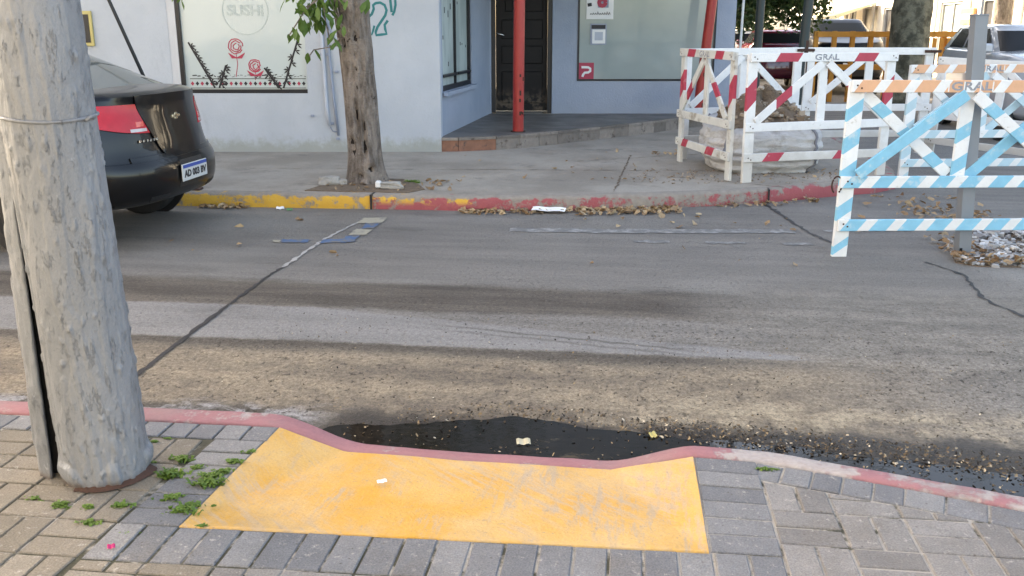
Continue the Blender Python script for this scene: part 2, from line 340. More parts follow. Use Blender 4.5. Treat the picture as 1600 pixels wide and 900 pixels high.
    # barricades
    def soiled(name, col, amt):
        n = NT(name); pz = n.xyz(n.t.nodes.new('ShaderNodeNewGeometry').outputs['Position'])[2]
        c = n.gain(col, n.add(n.mul(n.noise(12, 4), .24), .88))
        c = n.mix(n.mul(n.ss(n.noise(9, 7, .75), .60, .74), .8), c, (.42, .38, .32))
        c = n.mix(n.mul(n.ss(n.noise(26, 6, .75, n.scl(n.obj, (.35, 1, 1.6))), .62, .70), .6), c, (.33, .29, .24))
        c = n.mix(n.mul(n.ss(n.add(pz, n.mul(n.noise(7, 6, .7), -.5)), .42, .02), amt), c, (.36, .31, .245))
        return n.done(c, .65, n.noise(60, 4), .002, 1, 0, .4)
    M['wood_white'] = soiled('white_board_paint', (.75, .745, .73), .5); M['wood_clean'] = soiled('cleaner_white_board_paint', (.76, .76, .75), .12); M['wood_white_'] = plain('white_board_paint', (.74, .735, .72), .65, .12, 12, .002, 60, dirt=(.42, .38, .32), dscale=9, dthr=(.60, .74))
    M['wood_dirty'] = plain('soiled_white_board_paint', (.60, .59, .55), .7, .16, 9, .002, 60, dirt=(.33, .29, .24), dscale=5, dthr=(.52, .68))
    M['p_red'] = plain('red_stripe', (.44, .045, .075), .55, .2, 12, .0015, 60, dirt=(.5, .2, .2), dscale=14, dthr=(.62, .72))
    M['p_blue'] = plain('light_blue_stripe', (.21, .50, .65), .65, .16, 14, .0015, 60, dirt=(.46, .60, .66), dscale=10, dthr=(.54, .70))
    M['p_pale'] = plain('faded_blue_stripe', (.42, .58, .64), .6, .12, 14, .0012, 60)
    M['p_orange'] = plain('orange_stripe', (.72, .40, .24), .6, .14, 14, .0012, 60, dirt=(.72, .6, .5), dscale=9, dthr=(.62, .74))
    M['stencil'] = plain('stencil_ink', (.27, .28, .31), .7, .35, 30)
    M['orangewood'] = plain('orange_timber', (.50, .21, .03), .65, .2, 6, .002, 50)
    # paint on road
    def worn(name, col, lo, hi):
        n = NT(name); t = n.ss(n.noise(9, 7, .75), lo, hi)
        c = n.mix(t, (.15, .147, .143), col); return n.done(n.gain(c, n.add(n.mul(n.noise(180, 2), .6), .7)), .85, n.noise(180, 2), .003, 1)
    M['mark_white'] = worn('worn_white_road_paint', (.31, .305, .295), .44, .66)
    M['mark_blue'] = worn('blue_road_paint', (.065, .125, .235), .40, .56)
    M['mark_sand'] = worn('buff_road_paint', (.34, .31, .24), .36, .5)
    M['tar'] = plain('tar_joint', (.022, .021, .022), .6, .4, 30, .004, 80)
    M['joint_pale'] = worn('pale_joint', (.38, .36, .34), .36, .5)
    # vehicles
    def paint(name, col, rough=.2, coat=1., spec=.5):
        n = NT(name); c = n.gain(col, n.add(n.mul(n.noise(3, 4), .25), .87))
        return n.done(c, rough, None, .01, 1, 0, spec, coat)
    M['car_black'] = paint('black_car_paint', (.002, .002, .0025), .3, .5, .15)
    M['car_black_plastic'] = plain('black_trim', (.014, .014, .015), .5, .2)
    M['car_silver'] = paint('silver_car_paint', (.45, .46, .48)); M['car_maroon'] = paint('maroon_car_paint', (.13, .012, .03))
    M['car_white'] = paint('white_car_paint', (.6, .6, .6)); M['car_red'] = paint('red_car_paint', (.42, .05, .06)); M['car_navy'] = paint('dark_blue_car_paint', (.006, .007, .01), .35, .1, .2); n = NT('far_car_glass'); M['glass_far'] = n.done((.012, .014, .016), .2, None, .01, 1, 0, .06)
    n = NT('car_glass'); M['glass'] = n.done((.022, .027, .028), .03, None, .01, 1, 0, .6)
    n = NT('rear_glass_pale'); M['glass_pale'] = n.done((.11, .125, .115), .05, None, .01, 1, 0, .8)
    n = NT('lamp_red'); x, y, z = n.xyz(); M['lamp_red'] = n.done(n.mix(n.noise(20, 3), (.36, .006, .014), (.50, .014, .028)), .15, None, .01, 1, 0, .3, .1)
    n = NT('lamp_clear'); M['lamp_clear'] = n.done((.4, .36, .36), .15, None, .01, 1, 0, .6, 1)
    M['lamp_amber'] = plain('lamp_amber', (.62, .05, .02), .15, .1, coat=1)
    M['tyre'] = plain('tyre_rubber', (.016, .016, .017), .85, .3, 20, .003, 60); M['rim'] = plain('rim_alloy', (.4, .4, .42), .35, .1, metal=.8)
    M['gold'] = plain('gold_emblem', (.62, .54, .40), .25, .1, metal=.9); M['chrome'] = plain('chrome', (.7, .7, .7), .15, .05, metal=1)
    M['plate_white'] = plain('plate_white', (.5, .5, .49), .5, .05); M['plate_blue'] = plain('plate_blue', (.03, .07, .30), .5, .05)
    # far street
    M['stucco_white'] = plain('white_stucco', (.72, .70, .66), .85, .12, 2, .01, 20); M['stucco_cream'] = plain('cream_stucco', (.68, .63, .54), .85, .12, 2, .01, 20)
    M['stucco_grey'] = plain('grey_stucco', (.45, .44, .42), .85, .15, 2, .01, 20); M['awning'] = plain('cream_awning', (.68, .60, .40), .8, .1, 4)
    M['shopdark'] = plain('shop_opening', (.05, .05, .055), .3, .3, 3); M['polegreen'] = plain('dark_green_pole_paint', (.018, .03, .032), .45, .2)
    M['sign'] = plain('street_sign_face', (.55, .58, .53), .5, .1); M['sign_orange'] = plain('orange_shop_sign', (.62, .27, .11), .6, .2)
    M['roofslab'] = plain('roof_slab', (.3, .3, .3), .9, .2)
build_materials()

# ------------------------------------------------------------------ object helpers
def link(o, parent=None, loc=None):
    C.objects.link(o)
    if parent is not None: o.parent = parent
    if loc is not None: o.location = loc
    return o
def meshobj(name, verts, faces, mat, parent=None, loc=None, smooth=False, mats=None, fm=None):
    me = bpy.data.meshes.new(name); me.from_pydata([tuple(v) for v in verts], [], faces)
    for m in (mats or [mat]): me.materials.append(m)
    if fm: me.polygons.foreach_set('material_index', fm)
    if smooth: me.polygons.foreach_set('use_smooth', [True] * len(me.polygons))
    me.update()
    return link(bpy.data.objects.new(name, me), parent, loc)
def tag(o, label=None, cat=None, group=None, kind=None):
    for k, v in (('label', label), ('category', cat), ('group', group), ('kind', kind)):
        if v: o[k] = v
    return o
def empty(name, loc, label, cat, rz=0, group=None):
    o = bpy.data.objects.new(name, None); link(o); o.location = loc; o.rotation_euler = (0, 0, rz); o.empty_display_size = .2
    return tag(o, label, cat, group)
class MB:
    def __init__(s): s.v = []; s.f = []; s.m = []
    def add(s, vs, fs, m=0):
        b = len(s.v); s.v += [Vector(v) for v in vs]; s.f += [[b + i for i in f] for f in fs]; s.m += [m] * len(fs)
    def box(s, lo, hi, T=None, m=0):
        x0, y0, z0 = lo; x1, y1, z1 = hi
        vs = [Vector(p) for p in ((x0, y0, z0), (x1, y0, z0), (x1, y1, z0), (x0, y1, z0), (x0, y0, z1), (x1, y0, z1), (x1, y1, z1), (x0, y1, z1))]
        if T: vs = [T @ v for v in vs]
        s.add(vs, [(0, 3, 2, 1), (4, 5, 6, 7), (0, 1, 5, 4), (1, 2, 6, 5), (2, 3, 7, 6), (3, 0, 4, 7)], m)
    def bev(s, lo, hi, b=.006, T=None, m=0):             # box with chamfered edges
        bm = bmesh.new(); r = bmesh.ops.create_cube(bm, size=1)
        for v in bm.verts: v.co = Vector([lo[k] + (hi[k] - lo[k]) * (v.co[k] + .5) for k in range(3)])
        bmesh.ops.bevel(bm, geom=list(bm.edges), offset=b, segments=1, affect='EDGES')
        bm.verts.index_update()
        vs = [T @ v.co if T else v.co.copy() for v in bm.verts]; s.add(vs, [[v.index for v in f.verts] for f in bm.faces], m); bm.free()
    def tube(s, pts, r, seg=10, m=0, cap=True):
        pts = [Vector(p) for p in pts]; rr = r if isinstance(r, (list, tuple)) else [r] * len(pts); b = len(s.v)
        for i, p in enumerate(pts):
            d = (pts[min(i + 1, len(pts) - 1)] - pts[max(i - 1, 0)]).normalized()
            a = d.cross(Vector((0, 0, 1)) if abs(d.z) < .9 else Vector((1, 0, 0))).normalized(); c = d.cross(a)
            for k in range(seg):
                t = 2 * math.pi * k / seg; s.v.append(p + (a * math.cos(t) + c * math.sin(t)) * rr[i])
        for i in range(len(pts) - 1):
            for k in range(seg):
                k2 = (k + 1) % seg; s.f.append([b + i * seg + k, b + i * seg + k2, b + (i + 1) * seg + k2, b + (i + 1) * seg + k]); s.m.append(m)
        if cap:
            s.f.append([b + k for k in range(seg)][::-1]); s.m.append(m); e = b + (len(pts) - 1) * seg; s.f.append([e + k for k in range(seg)]); s.m.append(m)
    def prism(s, poly, z0, z1, m=0, T=None):
        k = len(poly); vs = [Vector((p[0], p[1], z0)) for p in poly] + [Vector((p[0], p[1], z1)) for p in poly]
        if T: vs = [T @ v for v in vs]
        s.add(vs, [list(range(k))[::-1], list(range(k, 2 * k))] + [(i, (i + 1) % k, k + (i + 1) % k, k + i) for i in range(k)], m)
    def obj(s, name, mats, parent=None, loc=None, smooth=False):
        mats = mats if isinstance(mats, list) else [mats]
        o = meshobj(name, s.v, s.f, None, parent, loc, smooth, mats, s.m)
        return o
def shade_auto(o, ang=40):
    me = o.data; me.polygons.foreach_set('use_smooth', [True] * len(me.polygons))
    bm = bmesh.new(); bm.from_mesh(me)
    for e in bm.edges:
        if len(e.link_faces) == 2 and e.calc_face_angle(0) > R(ang): e.smooth = False
    bm.to_mesh(me); bm.free()
def text_mesh(name, body, size, mat, parent, T, extrude=.0015, bold=0.0, sx=1.0):
    cu = bpy.data.curves.new(name, 'FONT'); cu.body = body; cu.size = size; cu.extrude = extrude; cu.align_x = 'CENTER'; cu.align_y = 'CENTER'; cu.offset = bold; cu.resolution_u = 3
    o = bpy.data.objects.new(name + '_tmp', cu); C.objects.link(o)
    dg = bpy.context.evaluated_depsgraph_get(); me = bpy.data.meshes.new_from_object(o.evaluated_get(dg))
    bpy.data.objects.remove(o); bpy.data.curves.remove(cu)
    me.transform(T @ Matrix.Diagonal((sx, 1, 1, 1))); me.materials.clear(); me.materials.append(mat); me.name = name
    return link(bpy.data.objects.new(name, me), parent)
UPR = Matrix.Rotation(math.pi / 2, 4, 'X')                # text plane (x right, y up) -> wall plane facing -Y
def stroke(mb, pts, w, y, t=.002):                        # flat ribbon in an x-z wall plane facing -Y
    pts = [Vector(p) for p in pts]
    L, Rr = [], []
    for i, p in enumerate(pts):
        d = (pts[min(i + 1, len(pts) - 1)] - pts[max(i - 1, 0)]).normalized(); nrm = Vector((-d.y, d.x)) * (w if not isinstance(w, list) else w[i]) / 2
        L.append(p + nrm); Rr.append(p - nrm)
    k = len(pts); b = []
    for yy in (y - t, y): b += [Vector((p.x, yy, p.y)) for p in L] + [Vector((p.x, yy, p.y)) for p in Rr]
    fs = []
    for i in range(k - 1):
        fs += [(i, i + 1, k + i + 1, k + i), (2 * k + i, 3 * k + i, 3 * k + i + 1, 2 * k + i + 1), (i, 2 * k + i, 2 * k + i + 1, i + 1), (k + i, k + i + 1, 3 * k + i + 1, 3 * k + i)]
    fs += [(0, k, 3 * k, 2 * k), (k - 1, 3 * k - 1, 4 * k - 1, 2 * k - 1)]
    mb.add(b, fs)
def circle(cx, cy, r, n=20, a0=0, a1=360): return [(cx + r * math.cos(R(a0 + (a1 - a0) * i / n)), cy + r * math.sin(R(a0 + (a1 - a0) * i / n))) for i in range(n + 1)]

# ------------------------------------------------------------------ ground: road
road = meshobj('road', [(-300, -300, 0), (300, -300, 0), (300, 300, 0), (-300, 300, 0)], [(0, 1, 2, 3)], M['asphalt'])
road.rotation_euler = (0, 0, -SA); tag(road, kind='structure')
def street_obj(name, mb, mat, **k):
    o = mb.obj(name, mat); o.rotation_euler = (0, 0, -SA); tag(o, **k); return o
def flat_strip(mb, pts, w, z=.004, jag=0.0, t=.0035):
    pts = [Vector((p[0], p[1])) for p in pts]; L = []; Q = []
    fine = []
    for a, b in zip(pts, pts[1:]):
        n = max(1, int((b - a).length / .05))
        fine += [a.lerp(b, i / n) for i in range(n)]
    fine.append(pts[-1])
    for i, p in enumerate(fine):
        d = (fine[min(i + 1, len(fine) - 1)] - fine[max(i - 1, 0)]).normalized(); nr = Vector((-d.y, d.x))
        ww = w if not callable(w) else w(i / len(fine))
        c = p + nr * random.gauss(0, jag * .6)
        L.append(c + nr * (ww / 2 + random.gauss(0, jag))); Q.append(c - nr * (ww / 2 + random.gauss(0, jag)))
    k = len(fine); mb.add([(p.x, p.y, z) for p in L] + [(p.x, p.y, z) for p in Q], [(i + 1, i, k + i, k + i + 1) for i in range(k - 1)])
mb = MB(); flat_strip(mb, [(-2.2, 3.28), (-2.24, 3.85), (-2.28, 4.6), (-2.31, 5.6), (-2.3, 6.25)], lambda t: .03 - .012 * t, .004, .004)
street_obj('road_crack', mb, M['tar'], kind='structure')
mb = MB(); flat_strip(mb, [(-2.3, 5.9), (-2.3, 6.78), (-2.25, 7.28), (-2.2, 7.6)], .028, .005, .006); street_obj('road_joint', mb, M['joint_pale'], kind='structure')
mb = MB(); flat_strip(mb, [(1.3, 8.8), (1.47, 7.49), (1.62, 7.0)], .03, .004, .008); flat_strip(mb, [(2.1, 6.6), (2.24, 6.25), (2.16, 5.64), (2.26, 5.32), (2.6, 5.0)], .022, .004, .008)
street_obj('road_crack', mb, M['tar'], kind='structure')
mb = MB(); flat_strip(mb, [(-.92, 7.33), (-.2, 7.37), (.5, 7.44), (1.36, 7.55)], .15, .004, .008); flat_strip(mb, [(.08, 7.02), (.35, 7.03)], .09, .004, .012)
flat_strip(mb, [(.62, 7.05), (.92, 7.06)], .07, .004, .012); flat_strip(mb, [(1.2, 7.07), (1.42, 7.09)], .07, .004, .012); flat_strip(mb, [(1.6, 7.6), (2.3, 7.7)], .05, .004, .015)
street_obj('road_marking', mb, M['mark_white'], kind='structure')
def to_uv(px, py): p = at_z(px, py, 0); return (p.x * CA_ - p.y * SA_, p.x * SA_ + p.y * CA_)
def painted(mb, quads, z):
    for q in quads:
        pts = [to_uv(*p) for p in q]; out = []
        for a, b in zip(pts, pts[1:] + pts[:1]):
            n = max(2, int(math.dist(a, b) / .025))
            for i in range(n): p = lerp2_(a, b, i / n); out.append((p[0] + random.gauss(0, .006), p[1] + random.gauss(0, .006), z))
        mb.add(out[::-1] if sum(a[0] * b[1] - b[0] * a[1] for a, b in zip(pts, pts[1:] + pts[:1])) < 0 else out, [tuple(range(len(out)))])
def lerp2_(a, b, t): return (a[0] + (b[0] - a[0]) * t, a[1] + (b[1] - a[1]) * t)
mb = MB(); painted(mb, [[(440, 375), (482, 375), (480, 380), (438, 380)], [(505, 375), (548, 374), (541, 380), (500, 381)], [(572, 350), (592, 350), (584, 358), (564, 358)]], .006); painted(mb, [[(540, 370), (562, 369), (553, 379), (531, 380)]], .008)
street_obj('road_marking', mb, M['mark_blue'], kind='structure')
mb = MB(); painted(mb, [[(428, 376), (439, 376), (437, 380), (426, 380)], [(556, 359), (583, 359), (572, 368), (545, 368)], [(570, 341), (606, 341), (596, 349), (556, 350)]], .006)
street_obj('road_marking', mb, M['mark_sand'], kind='structure')

# ------------------------------------------------------------------ near pavement: kerb, ramp, pavers
ZS = .10
KIN = [(-8, 3.10), (-2.4, 3.13), (-1.4, 3.135), (-1.26, 3.135), (-.95, 3.115), (-.6, 3.1), (-.05, 3.09), (.27, 3.07), (.53, 3.045), (.95, 2.915), (1.3, 2.795), (2.4, 2.44), (8, .6)]
KOUT = [(-8, 3.23), (-2.4, 3.255), (-1.4, 3.262), (-1.26, 3.258), (-.95, 3.215), (-.6, 3.192), (-.05, 3.185), (.27, 3.165), (.53, 3.148), (.95, 3.017), (1.3, 2.905), (2.4, 2.56), (8, .74)]
def ktop(u): return .018 + (ZS + .006 - .018) * max(1 - sstep(-1.36, -.95, u), sstep(-.05, .3, u))
mb = MB(); us = [-8, -5] + [-3 + .04 * i for i in range(160)] + [5, 8]; prof = 6
for i, u in enumerate(us):
    a, b, z = interp(KIN, u), interp(KOUT, u), ktop(u); j = .003 * mnoise.noise(Vector((u * 9, 3, 1)))
    for (v, zz) in ((a, -.05), (a, z - .008), (a + .008, z + j), (b - .02, z + j), (b - .004 + j, z - .014), (b, -.05)): mb.v.append(Vector((u, v, zz)))
for i in range(len(us) - 1):
    for k in range(prof - 1): mb.f.append([i * prof + k, (i + 1) * prof + k, (i + 1) * prof + k + 1, i * prof + k + 1][::-1]); mb.m.append(0)
o = street_obj('near_kerb', mb, M['kerb_red'], kind='structure'); shade_auto(o, 50)
# yellow dropped ramp
RBL, RBR, RTL, RTR = Vector((-1.314, 2.389)), Vector((.275, 2.435)), Vector((-1.277, 3.133)), Vector((.27, 3.068))
mb = MB(); NU, NV = 80, 34
for j in range(NV + 1):
    t = j / NV
    for i in range(NU + 1):
        s_ = i / NU; b = RBL.lerp(RBR, s_); u = RTL.x + (RTR.x - RTL.x) * s_; p = b.lerp(Vector((u, interp(KIN, u) - .002)), t)
        ramp = ZS - .0005 - .08 * t; fl = max(ZS - .0005 - .08 * max(0, (s_ / .17)) if s_ < .17 else 0, ZS - .0005 - .08 * ((1 - s_) / .19) if s_ > .81 else 0)
        mb.v.append(Vector((p.x, p.y, max(ramp, fl, .021) + .0035 * mnoise.noise(Vector((p.x * 5, p.y * 5, 0))) * (t > 0))))
for j in range(NV):
    for i in range(NU): a = j * (NU + 1) + i; mb.f.append([a, a + 1, a + NU + 2, a + NU + 1]); mb.m.append(0)
b0 = len(mb.v); mb.v += [Vector((mb.v[i].x, mb.v[i].y, ZS - .05)) for i in range(NU + 1)]
for i in range(NU): mb.f.append([i, b0 + i, b0 + i + 1, i + 1]); mb.m.append(0)
o = street_obj('curb_ramp', mb, M['ramp'], kind='structure'); o.data.polygons.foreach_set('use_smooth', [True] * len(o.data.polygons))
# bedding under the pavers
mb = MB(); zb = ZS - .005
for poly in ([(-8, 2.389), (-1.314, 2.389), (-1.277, 3.133), (-2.4, 3.128), (-8, 3.1)],
             [(.275, 2.435), (2.41, 2.435), (1.3, 2.794), (.95, 2.914), (.53, 3.044), (.27, 3.068)],
             [(-8, -6), (8, -6), (8, .6), (2.41, 2.435), (.275, 2.435), (-1.314, 2.389), (-8, 2.389)]):
    mb.prism(poly, -.02, zb)
side = street_obj('near_sidewalk', mb, M['bed'], kind='structure')
def clip(poly, a, b):                                      # keep what lies left of a -> b
    out = []; d = (b[0] - a[0], b[1] - a[1])
    f = lambda p: d[0] * (p[1] - a[1]) - d[1] * (p[0] - a[0])
    for p, q in zip(poly, poly[1:] + poly[:1]):
        fp, fq = f(p), f(q)
        if fp >= 0: out.append(p)
        if (fp > 0 and fq < 0) or (fp < 0 and fq > 0):
            t = fp / (fp - fq); out.append((p[0] + (q[0] - p[0]) * t, p[1] + (q[1] - p[1]) * t))
    return out
def area(p): return .5 * sum(a[0] * b[1] - b[0] * a[1] for a, b in zip(p, p[1:] + p[:1]))
def inset(poly, d):
    k = len(poly); out = []
    for i in range(k):
        p0, p1, p2 = Vector(poly[i - 1]), Vector(poly[i]), Vector(poly[(i + 1) % k])
        e1, e2 = (p1 - p0).normalized(), (p2 - p1).normalized(); n1, n2 = Vector((-e1.y, e1.x)), Vector((-e2.y, e2.x))
        den = 1 + n1.dot(n2)
        out.append(p1 + (n1 + n2) * (d / max(den, .35)))
    return out
npav = 0
def paver(poly, mat):
    global npav
    cl = [poly[0]]
    for p in poly[1:]:
        if (Vector(p) - Vector(cl[-1])).length > .006: cl.append(p)
    if (Vector(cl[0]) - Vector(cl[-1])).length < .006: cl.pop()
    if len(cl) < 3 or area(cl) < .0012: return
    j = random.uniform(.0018, .0036)
    A, B, D = inset(cl, j), inset(cl, j + .001), inset(cl, j + .0045)
    if area([tuple(p) for p in D]) < .0006: return
    c = sum((Vector(p) for p in cl), Vector((0, 0))) / len(cl); k = len(cl)
    dz = random.gauss(0, .0011); tx, ty = random.gauss(0, .006), random.gauss(0, .006)
    hh = lambda p, z: z + dz + (p.x - c.x) * tx + (p.y - c.y) * ty
    vs = [(p.x - c.x, p.y - c.y, -.03) for p in A] + [(p.x - c.x, p.y - c.y, hh(p, -.0035)) for p in B] + [(p.x - c.x, p.y - c.y, hh(p, 0)) for p in D]
    fs = [list(range(2 * k, 3 * k))]
    for r in (0, 1): fs += [(r * k + i, r * k + (i + 1) % k, (r + 1) * k + (i + 1) % k, (r + 1) * k + i) for i in range(k)]
    meshobj('paver', vs, fs, mat, side, (c.x, c.y, ZS)); npav += 1
def rect(u0, v0, u1, v1): return [(u0, v0), (u1, v0), (u1, v1), (u0, v1)]
def lerp2(a, b, t): return (a[0] + (b[0] - a[0]) * t, a[1] + (b[1] - a[1]) * t)
def quadrow(a0, a1, b0, b1, n, mat, cut=()):                # n stones between the edge a0-a1 and the edge b0-b1
    for i in range(n):
        q = [lerp2(a0, a1, i / n), lerp2(a0, a1, (i + 1) / n), lerp2(b0, b1, (i + 1) / n), lerp2(b0, b1, i / n)]
        for a, b in cut: q = clip(q, a, b)
        if len(q) > 2: paver(q, mat)
G_, BE, BR = M['paver_grey'], M['paver_beige'], M['paver_brown']
bot = lambda u: RBL.y + (RBR.y - RBL.y) * (u - RBL.x) / (RBR.x - RBL.x)      # lower edge of the ramp
# grey row below the ramp
quadrow((-1.514, bot(-1.514) - .2), (.486, bot(.486) - .2), (-1.514, bot(-1.514)), (.486, bot(.486)), 20, G_)
# grey columns either side of it
HV = .13
n_ = 6; L0, L1 = (-1.514, bot(-1.514)), (-1.477, 3.133 - HV); R0, R1 = tuple(RBL), (-1.284, 3.133 - HV)
quadrow(L0, L1, R0, R1, n_, G_) if False else None
for i in range(n_):
    q = [lerp2(L0, L1, i / n_), lerp2(R0, R1, i / n_), lerp2(R0, R1, (i + 1) / n_), lerp2(L0, L1, (i + 1) / n_)]; paver(q, G_)
L0, L1, R0, R1 = (.278, 2.437), (.272, 3.066), (.486, 2.44), (.486, 3.05)
for i in range(6):
    q = [lerp2(L0, L1, i / 6), lerp2(R0, R1, i / 6), lerp2(R0, R1, (i + 1) / 6), lerp2(L0, L1, (i + 1) / 6)]; paver(q, G_)
# grey row along the left kerb
quadrow((-3.37, 3.11 - HV), (-1.277, 3.133 - HV), (-3.37, 3.11), (-1.277, 3.133), 20, G_)
# grey row along the right kerb, which swings towards the camera
KR = [(.486, 3.05), (.95, 2.913), (1.3, 2.793), (2.2, 2.5)]
for a, b in zip(KR, KR[1:]):
    ln = math.dist(a, b); d = ((b[0] - a[0]) / ln, (b[1] - a[1]) / ln); nn = (d[1] * HV, -d[0] * HV)
    quadrow((a[0] + nn[0], a[1] + nn[1]), (b[0] + nn[0], b[1] + nn[1]), a, b, max(2, round(ln / .107)), G_, cut=[((.486, 4), (.486, 0))] if False else ())
# basket weave fields
def weave(u0, u1, v0, v1, cuts, mat, ou, ov):
    i0, i1 = math.floor((u0 - ou) / .2) - 1, math.ceil((u1 - ou) / .2) + 1; j0, j1 = math.floor((v0 - ov) / .2) - 1, math.ceil((v1 - ov) / .2) + 1
    for i in range(i0, i1):
        for j in range(j0, j1):
            a, b = ou + .2 * i, ov + .2 * j
            two = [rect(a, b, a + .2, b + .1), rect(a, b + .1, a + .2, b + .2)] if (i + j) % 2 else [rect(a, b, a + .1, b + .2), rect(a + .1, b, a + .2, b + .2)]
            for q in two:
                for c in [((u0, v0), (u1, v0)), ((u1, v0), (u1, v1)), ((u1, v1), (u0, v1)), ((u0, v1), (u0, v0))] + cuts:
                    q = clip(q, *c)
                    if len(q) < 3: break
                if len(q) > 2:
                    m = mat(sum(p[0] for p in q) / len(q)) if callable(mat) else mat
                    paver(q, m)
slope = [((KR[3][0] + .03, KR[3][1] - HV), (KR[1][0] - .04, KR[1][1] - HV)), ((KR[1][0] - .04, KR[1][1] - HV), (KR[0][0] - .04, KR[0][1] - HV))]
low = [((.6, bot(.6) - .2), (-1.6, bot(-1.6) - .2))]
weave(.486, 1.75, 1.98, 2.95, slope, BR, .486, 2.31)
weave(-2.5, -1.48, 1.98, 3.0, [((-1.514, bot(-1.514) - .2), (-1.514, bot(-1.514))), ((-1.514, bot(-1.514)), (-1.477, 3.0))], BE, -1.514, 2.19)
weave(-1.514, .486, 1.98, 2.3, low, lambda u: BE if u < -1.2 else BR, -1.514, 2.13)
print('pavers', npav)

# weeds in the joints
def blades(name, spots, mat, lo, hi, per, spread, kind='stuff', label=None):
    V, F = [], []
    for (x, y, z, k) in spots:
        for _ in range(int(per * k)):
            a = random.uniform(0, 6.283); r = abs(random.gauss(0, spread)) * k; bx, by = x + r * math.cos(a) * 1.5, y + r * math.sin(a) * .7
            h = random.uniform(lo, hi) * k; la = random.uniform(0, 6.283); l = h * random.uniform(.4, 1.5); w_ = random.uniform(.002, .005)
            dx, dy = math.cos(la), math.sin(la); b = len(V)
            V += [(bx - dy * w_, by + dx * w_, z), (bx + dy * w_, by - dx * w_, z), (bx + dx * l * .5 + dy * w_ * 1.6, by + dy * l * .5 - dx * w_ * 1.6, z + h * .8),
                  (bx + dx * l * .5 - dy * w_ * 1.6, by + dy * l * .5 + dx * w_ * 1.6, z + h * .8), (bx + dx * l, by + dy * l, z + h * .75)]
            F += [(b, b + 1, b + 2, b + 3), (b + 3, b + 2, b + 4)]
    o = meshobj(name, V, F, mat); return tag(o, label, None, None, kind)
spots = []
for px, py, k in [(282, 718, .9), (268, 742, 1.1), (262, 745, .7), (310, 731, .7), (325, 757, 1), (333, 745, .8), (350, 738, .7), (366, 722, .6), (390, 706, .5), (94, 789, .8), (140, 793, .9), (190, 791, .9), (139, 817, .9),
                  (285, 799, .8), (270, 801, .6), (300, 790, .6), (268, 778, .7), (255, 781, .5), (240, 690, .4), (262, 685, .4), (200, 832, .4), (55, 779, .6), (316, 822, .4), (1196, 733, .6), (1212, 733, .4), (240, 722, .5)]:
    p = at_z(px, py, ZS); spots.append((p.x, p.y, ZS - .004, k * random.uniform(.6, 1.25))); spots.append((p.x + random.gauss(0, .03), p.y + random.gauss(0, .012), ZS - .004, k * random.uniform(.25, .5)))
blades('weeds', spots, M['weed'], .008, .024, 90, .017)

# puddle in the gutter
PT = [(-1.22, 3.30), (-1.15, 3.40), (-.95, 3.43), (-.7, 3.48), (-.44, 3.585), (-.3, 3.54), (.09, 3.47), (.34, 3.45), (.59, 3.42), (.83, 3.38), (1.05, 3.34), (1.28, 3.31), (1.6, 3.24), (2.4, 3.0)]
mb = MB(); us = [-1.22 + .03 * i for i in range(122)]
for u in us:
    v1 = interp(PT, u) - .02 + .016 * mnoise.noise(Vector((u * 45, 9, 0))) + .03 * mnoise.noise(Vector((u * 5, 0, 0))) + .018 * mnoise.noise(Vector((u * 17, 4, 0))); v0 = interp(KOUT, u) - .01
    mb.v += [Vector((u, v0, .0075)), Vector((u, max(v1, v0 + .005), .0075))]
for i in range(len(us) - 1): mb.f.append([2 * i, 2 * i + 2, 2 * i + 3, 2 * i + 1]); mb.m.append(0)
street_obj('puddle_water', mb, M['water'], kind='structure')

def leaf_shape(s_, elong=1.0, curl=.25):
    a = [Vector((math.cos(t) * s_ * elong, math.sin(t) * s_ * .6 * random.uniform(.7, 1.2), 0)) for t in [k * math.pi / 3 + random.uniform(-.2, .2) for k in range(6)]]
    for p in a: p.z = curl * s_ * random.uniform(-.2, 1.2) * (abs(p.y) / s_ + abs(p.x) / s_ * .4)
    return [Vector((0, 0, 0))] + a, [(0, k + 1, (k + 1) % 6 + 1) for k in range(6)]
def litter(name, areas, mat, smin, smax, z, curl=.4, kind='stuff', tilt=.35):
    mb = MB()
    for (u0, u1, f0, f1, cnt) in areas:
        for _ in range(cnt):
            u = random.uniform(u0, u1); v = f0(u) + (f1(u) - f0(u)) * random.random() ** 1.3 if callable(f0) else random.uniform(f0, f1)
            if callable(z): zz = z(u, v)
            else: zz = z
            vs, fs = leaf_shape(random.uniform(smin, smax), 1, curl)
            T = Matrix.Translation((u, v, zz + random.uniform(.001, .012))) @ Matrix.Rotation(random.uniform(0, 6.28), 4, 'Z') @ Matrix.Rotation(random.gauss(0, tilt), 4, 'X') @ Matrix.Rotation(random.gauss(0, tilt), 4, 'Y')
            mb.add([T @ v for v in vs], fs)
    return street_obj(name, mb, mat, kind=kind)
pt = lambda u: interp(PT, u)
litter('gutter_debris', [(-.9, 2.0, lambda u: pt(u) - .01, lambda u: pt(u) + .14, 1100), (.1, 2.2, lambda u: pt(u) - .06, lambda u: pt(u) + .16, 1300), (.35, 2.2, lambda u: interp(KOUT, u) + .0, lambda u: pt(u), 900), (-1.2, .5, lambda u: interp(KOUT, u), lambda u: pt(u), 170)], M['debris'], .0025, .0095, .005, .4, tilt=.45)
litter('gutter_debris', [(-1.8, 2.6, 3.55, 4.9, 1500)], M['debris'], .0025, .007, .003, .2)

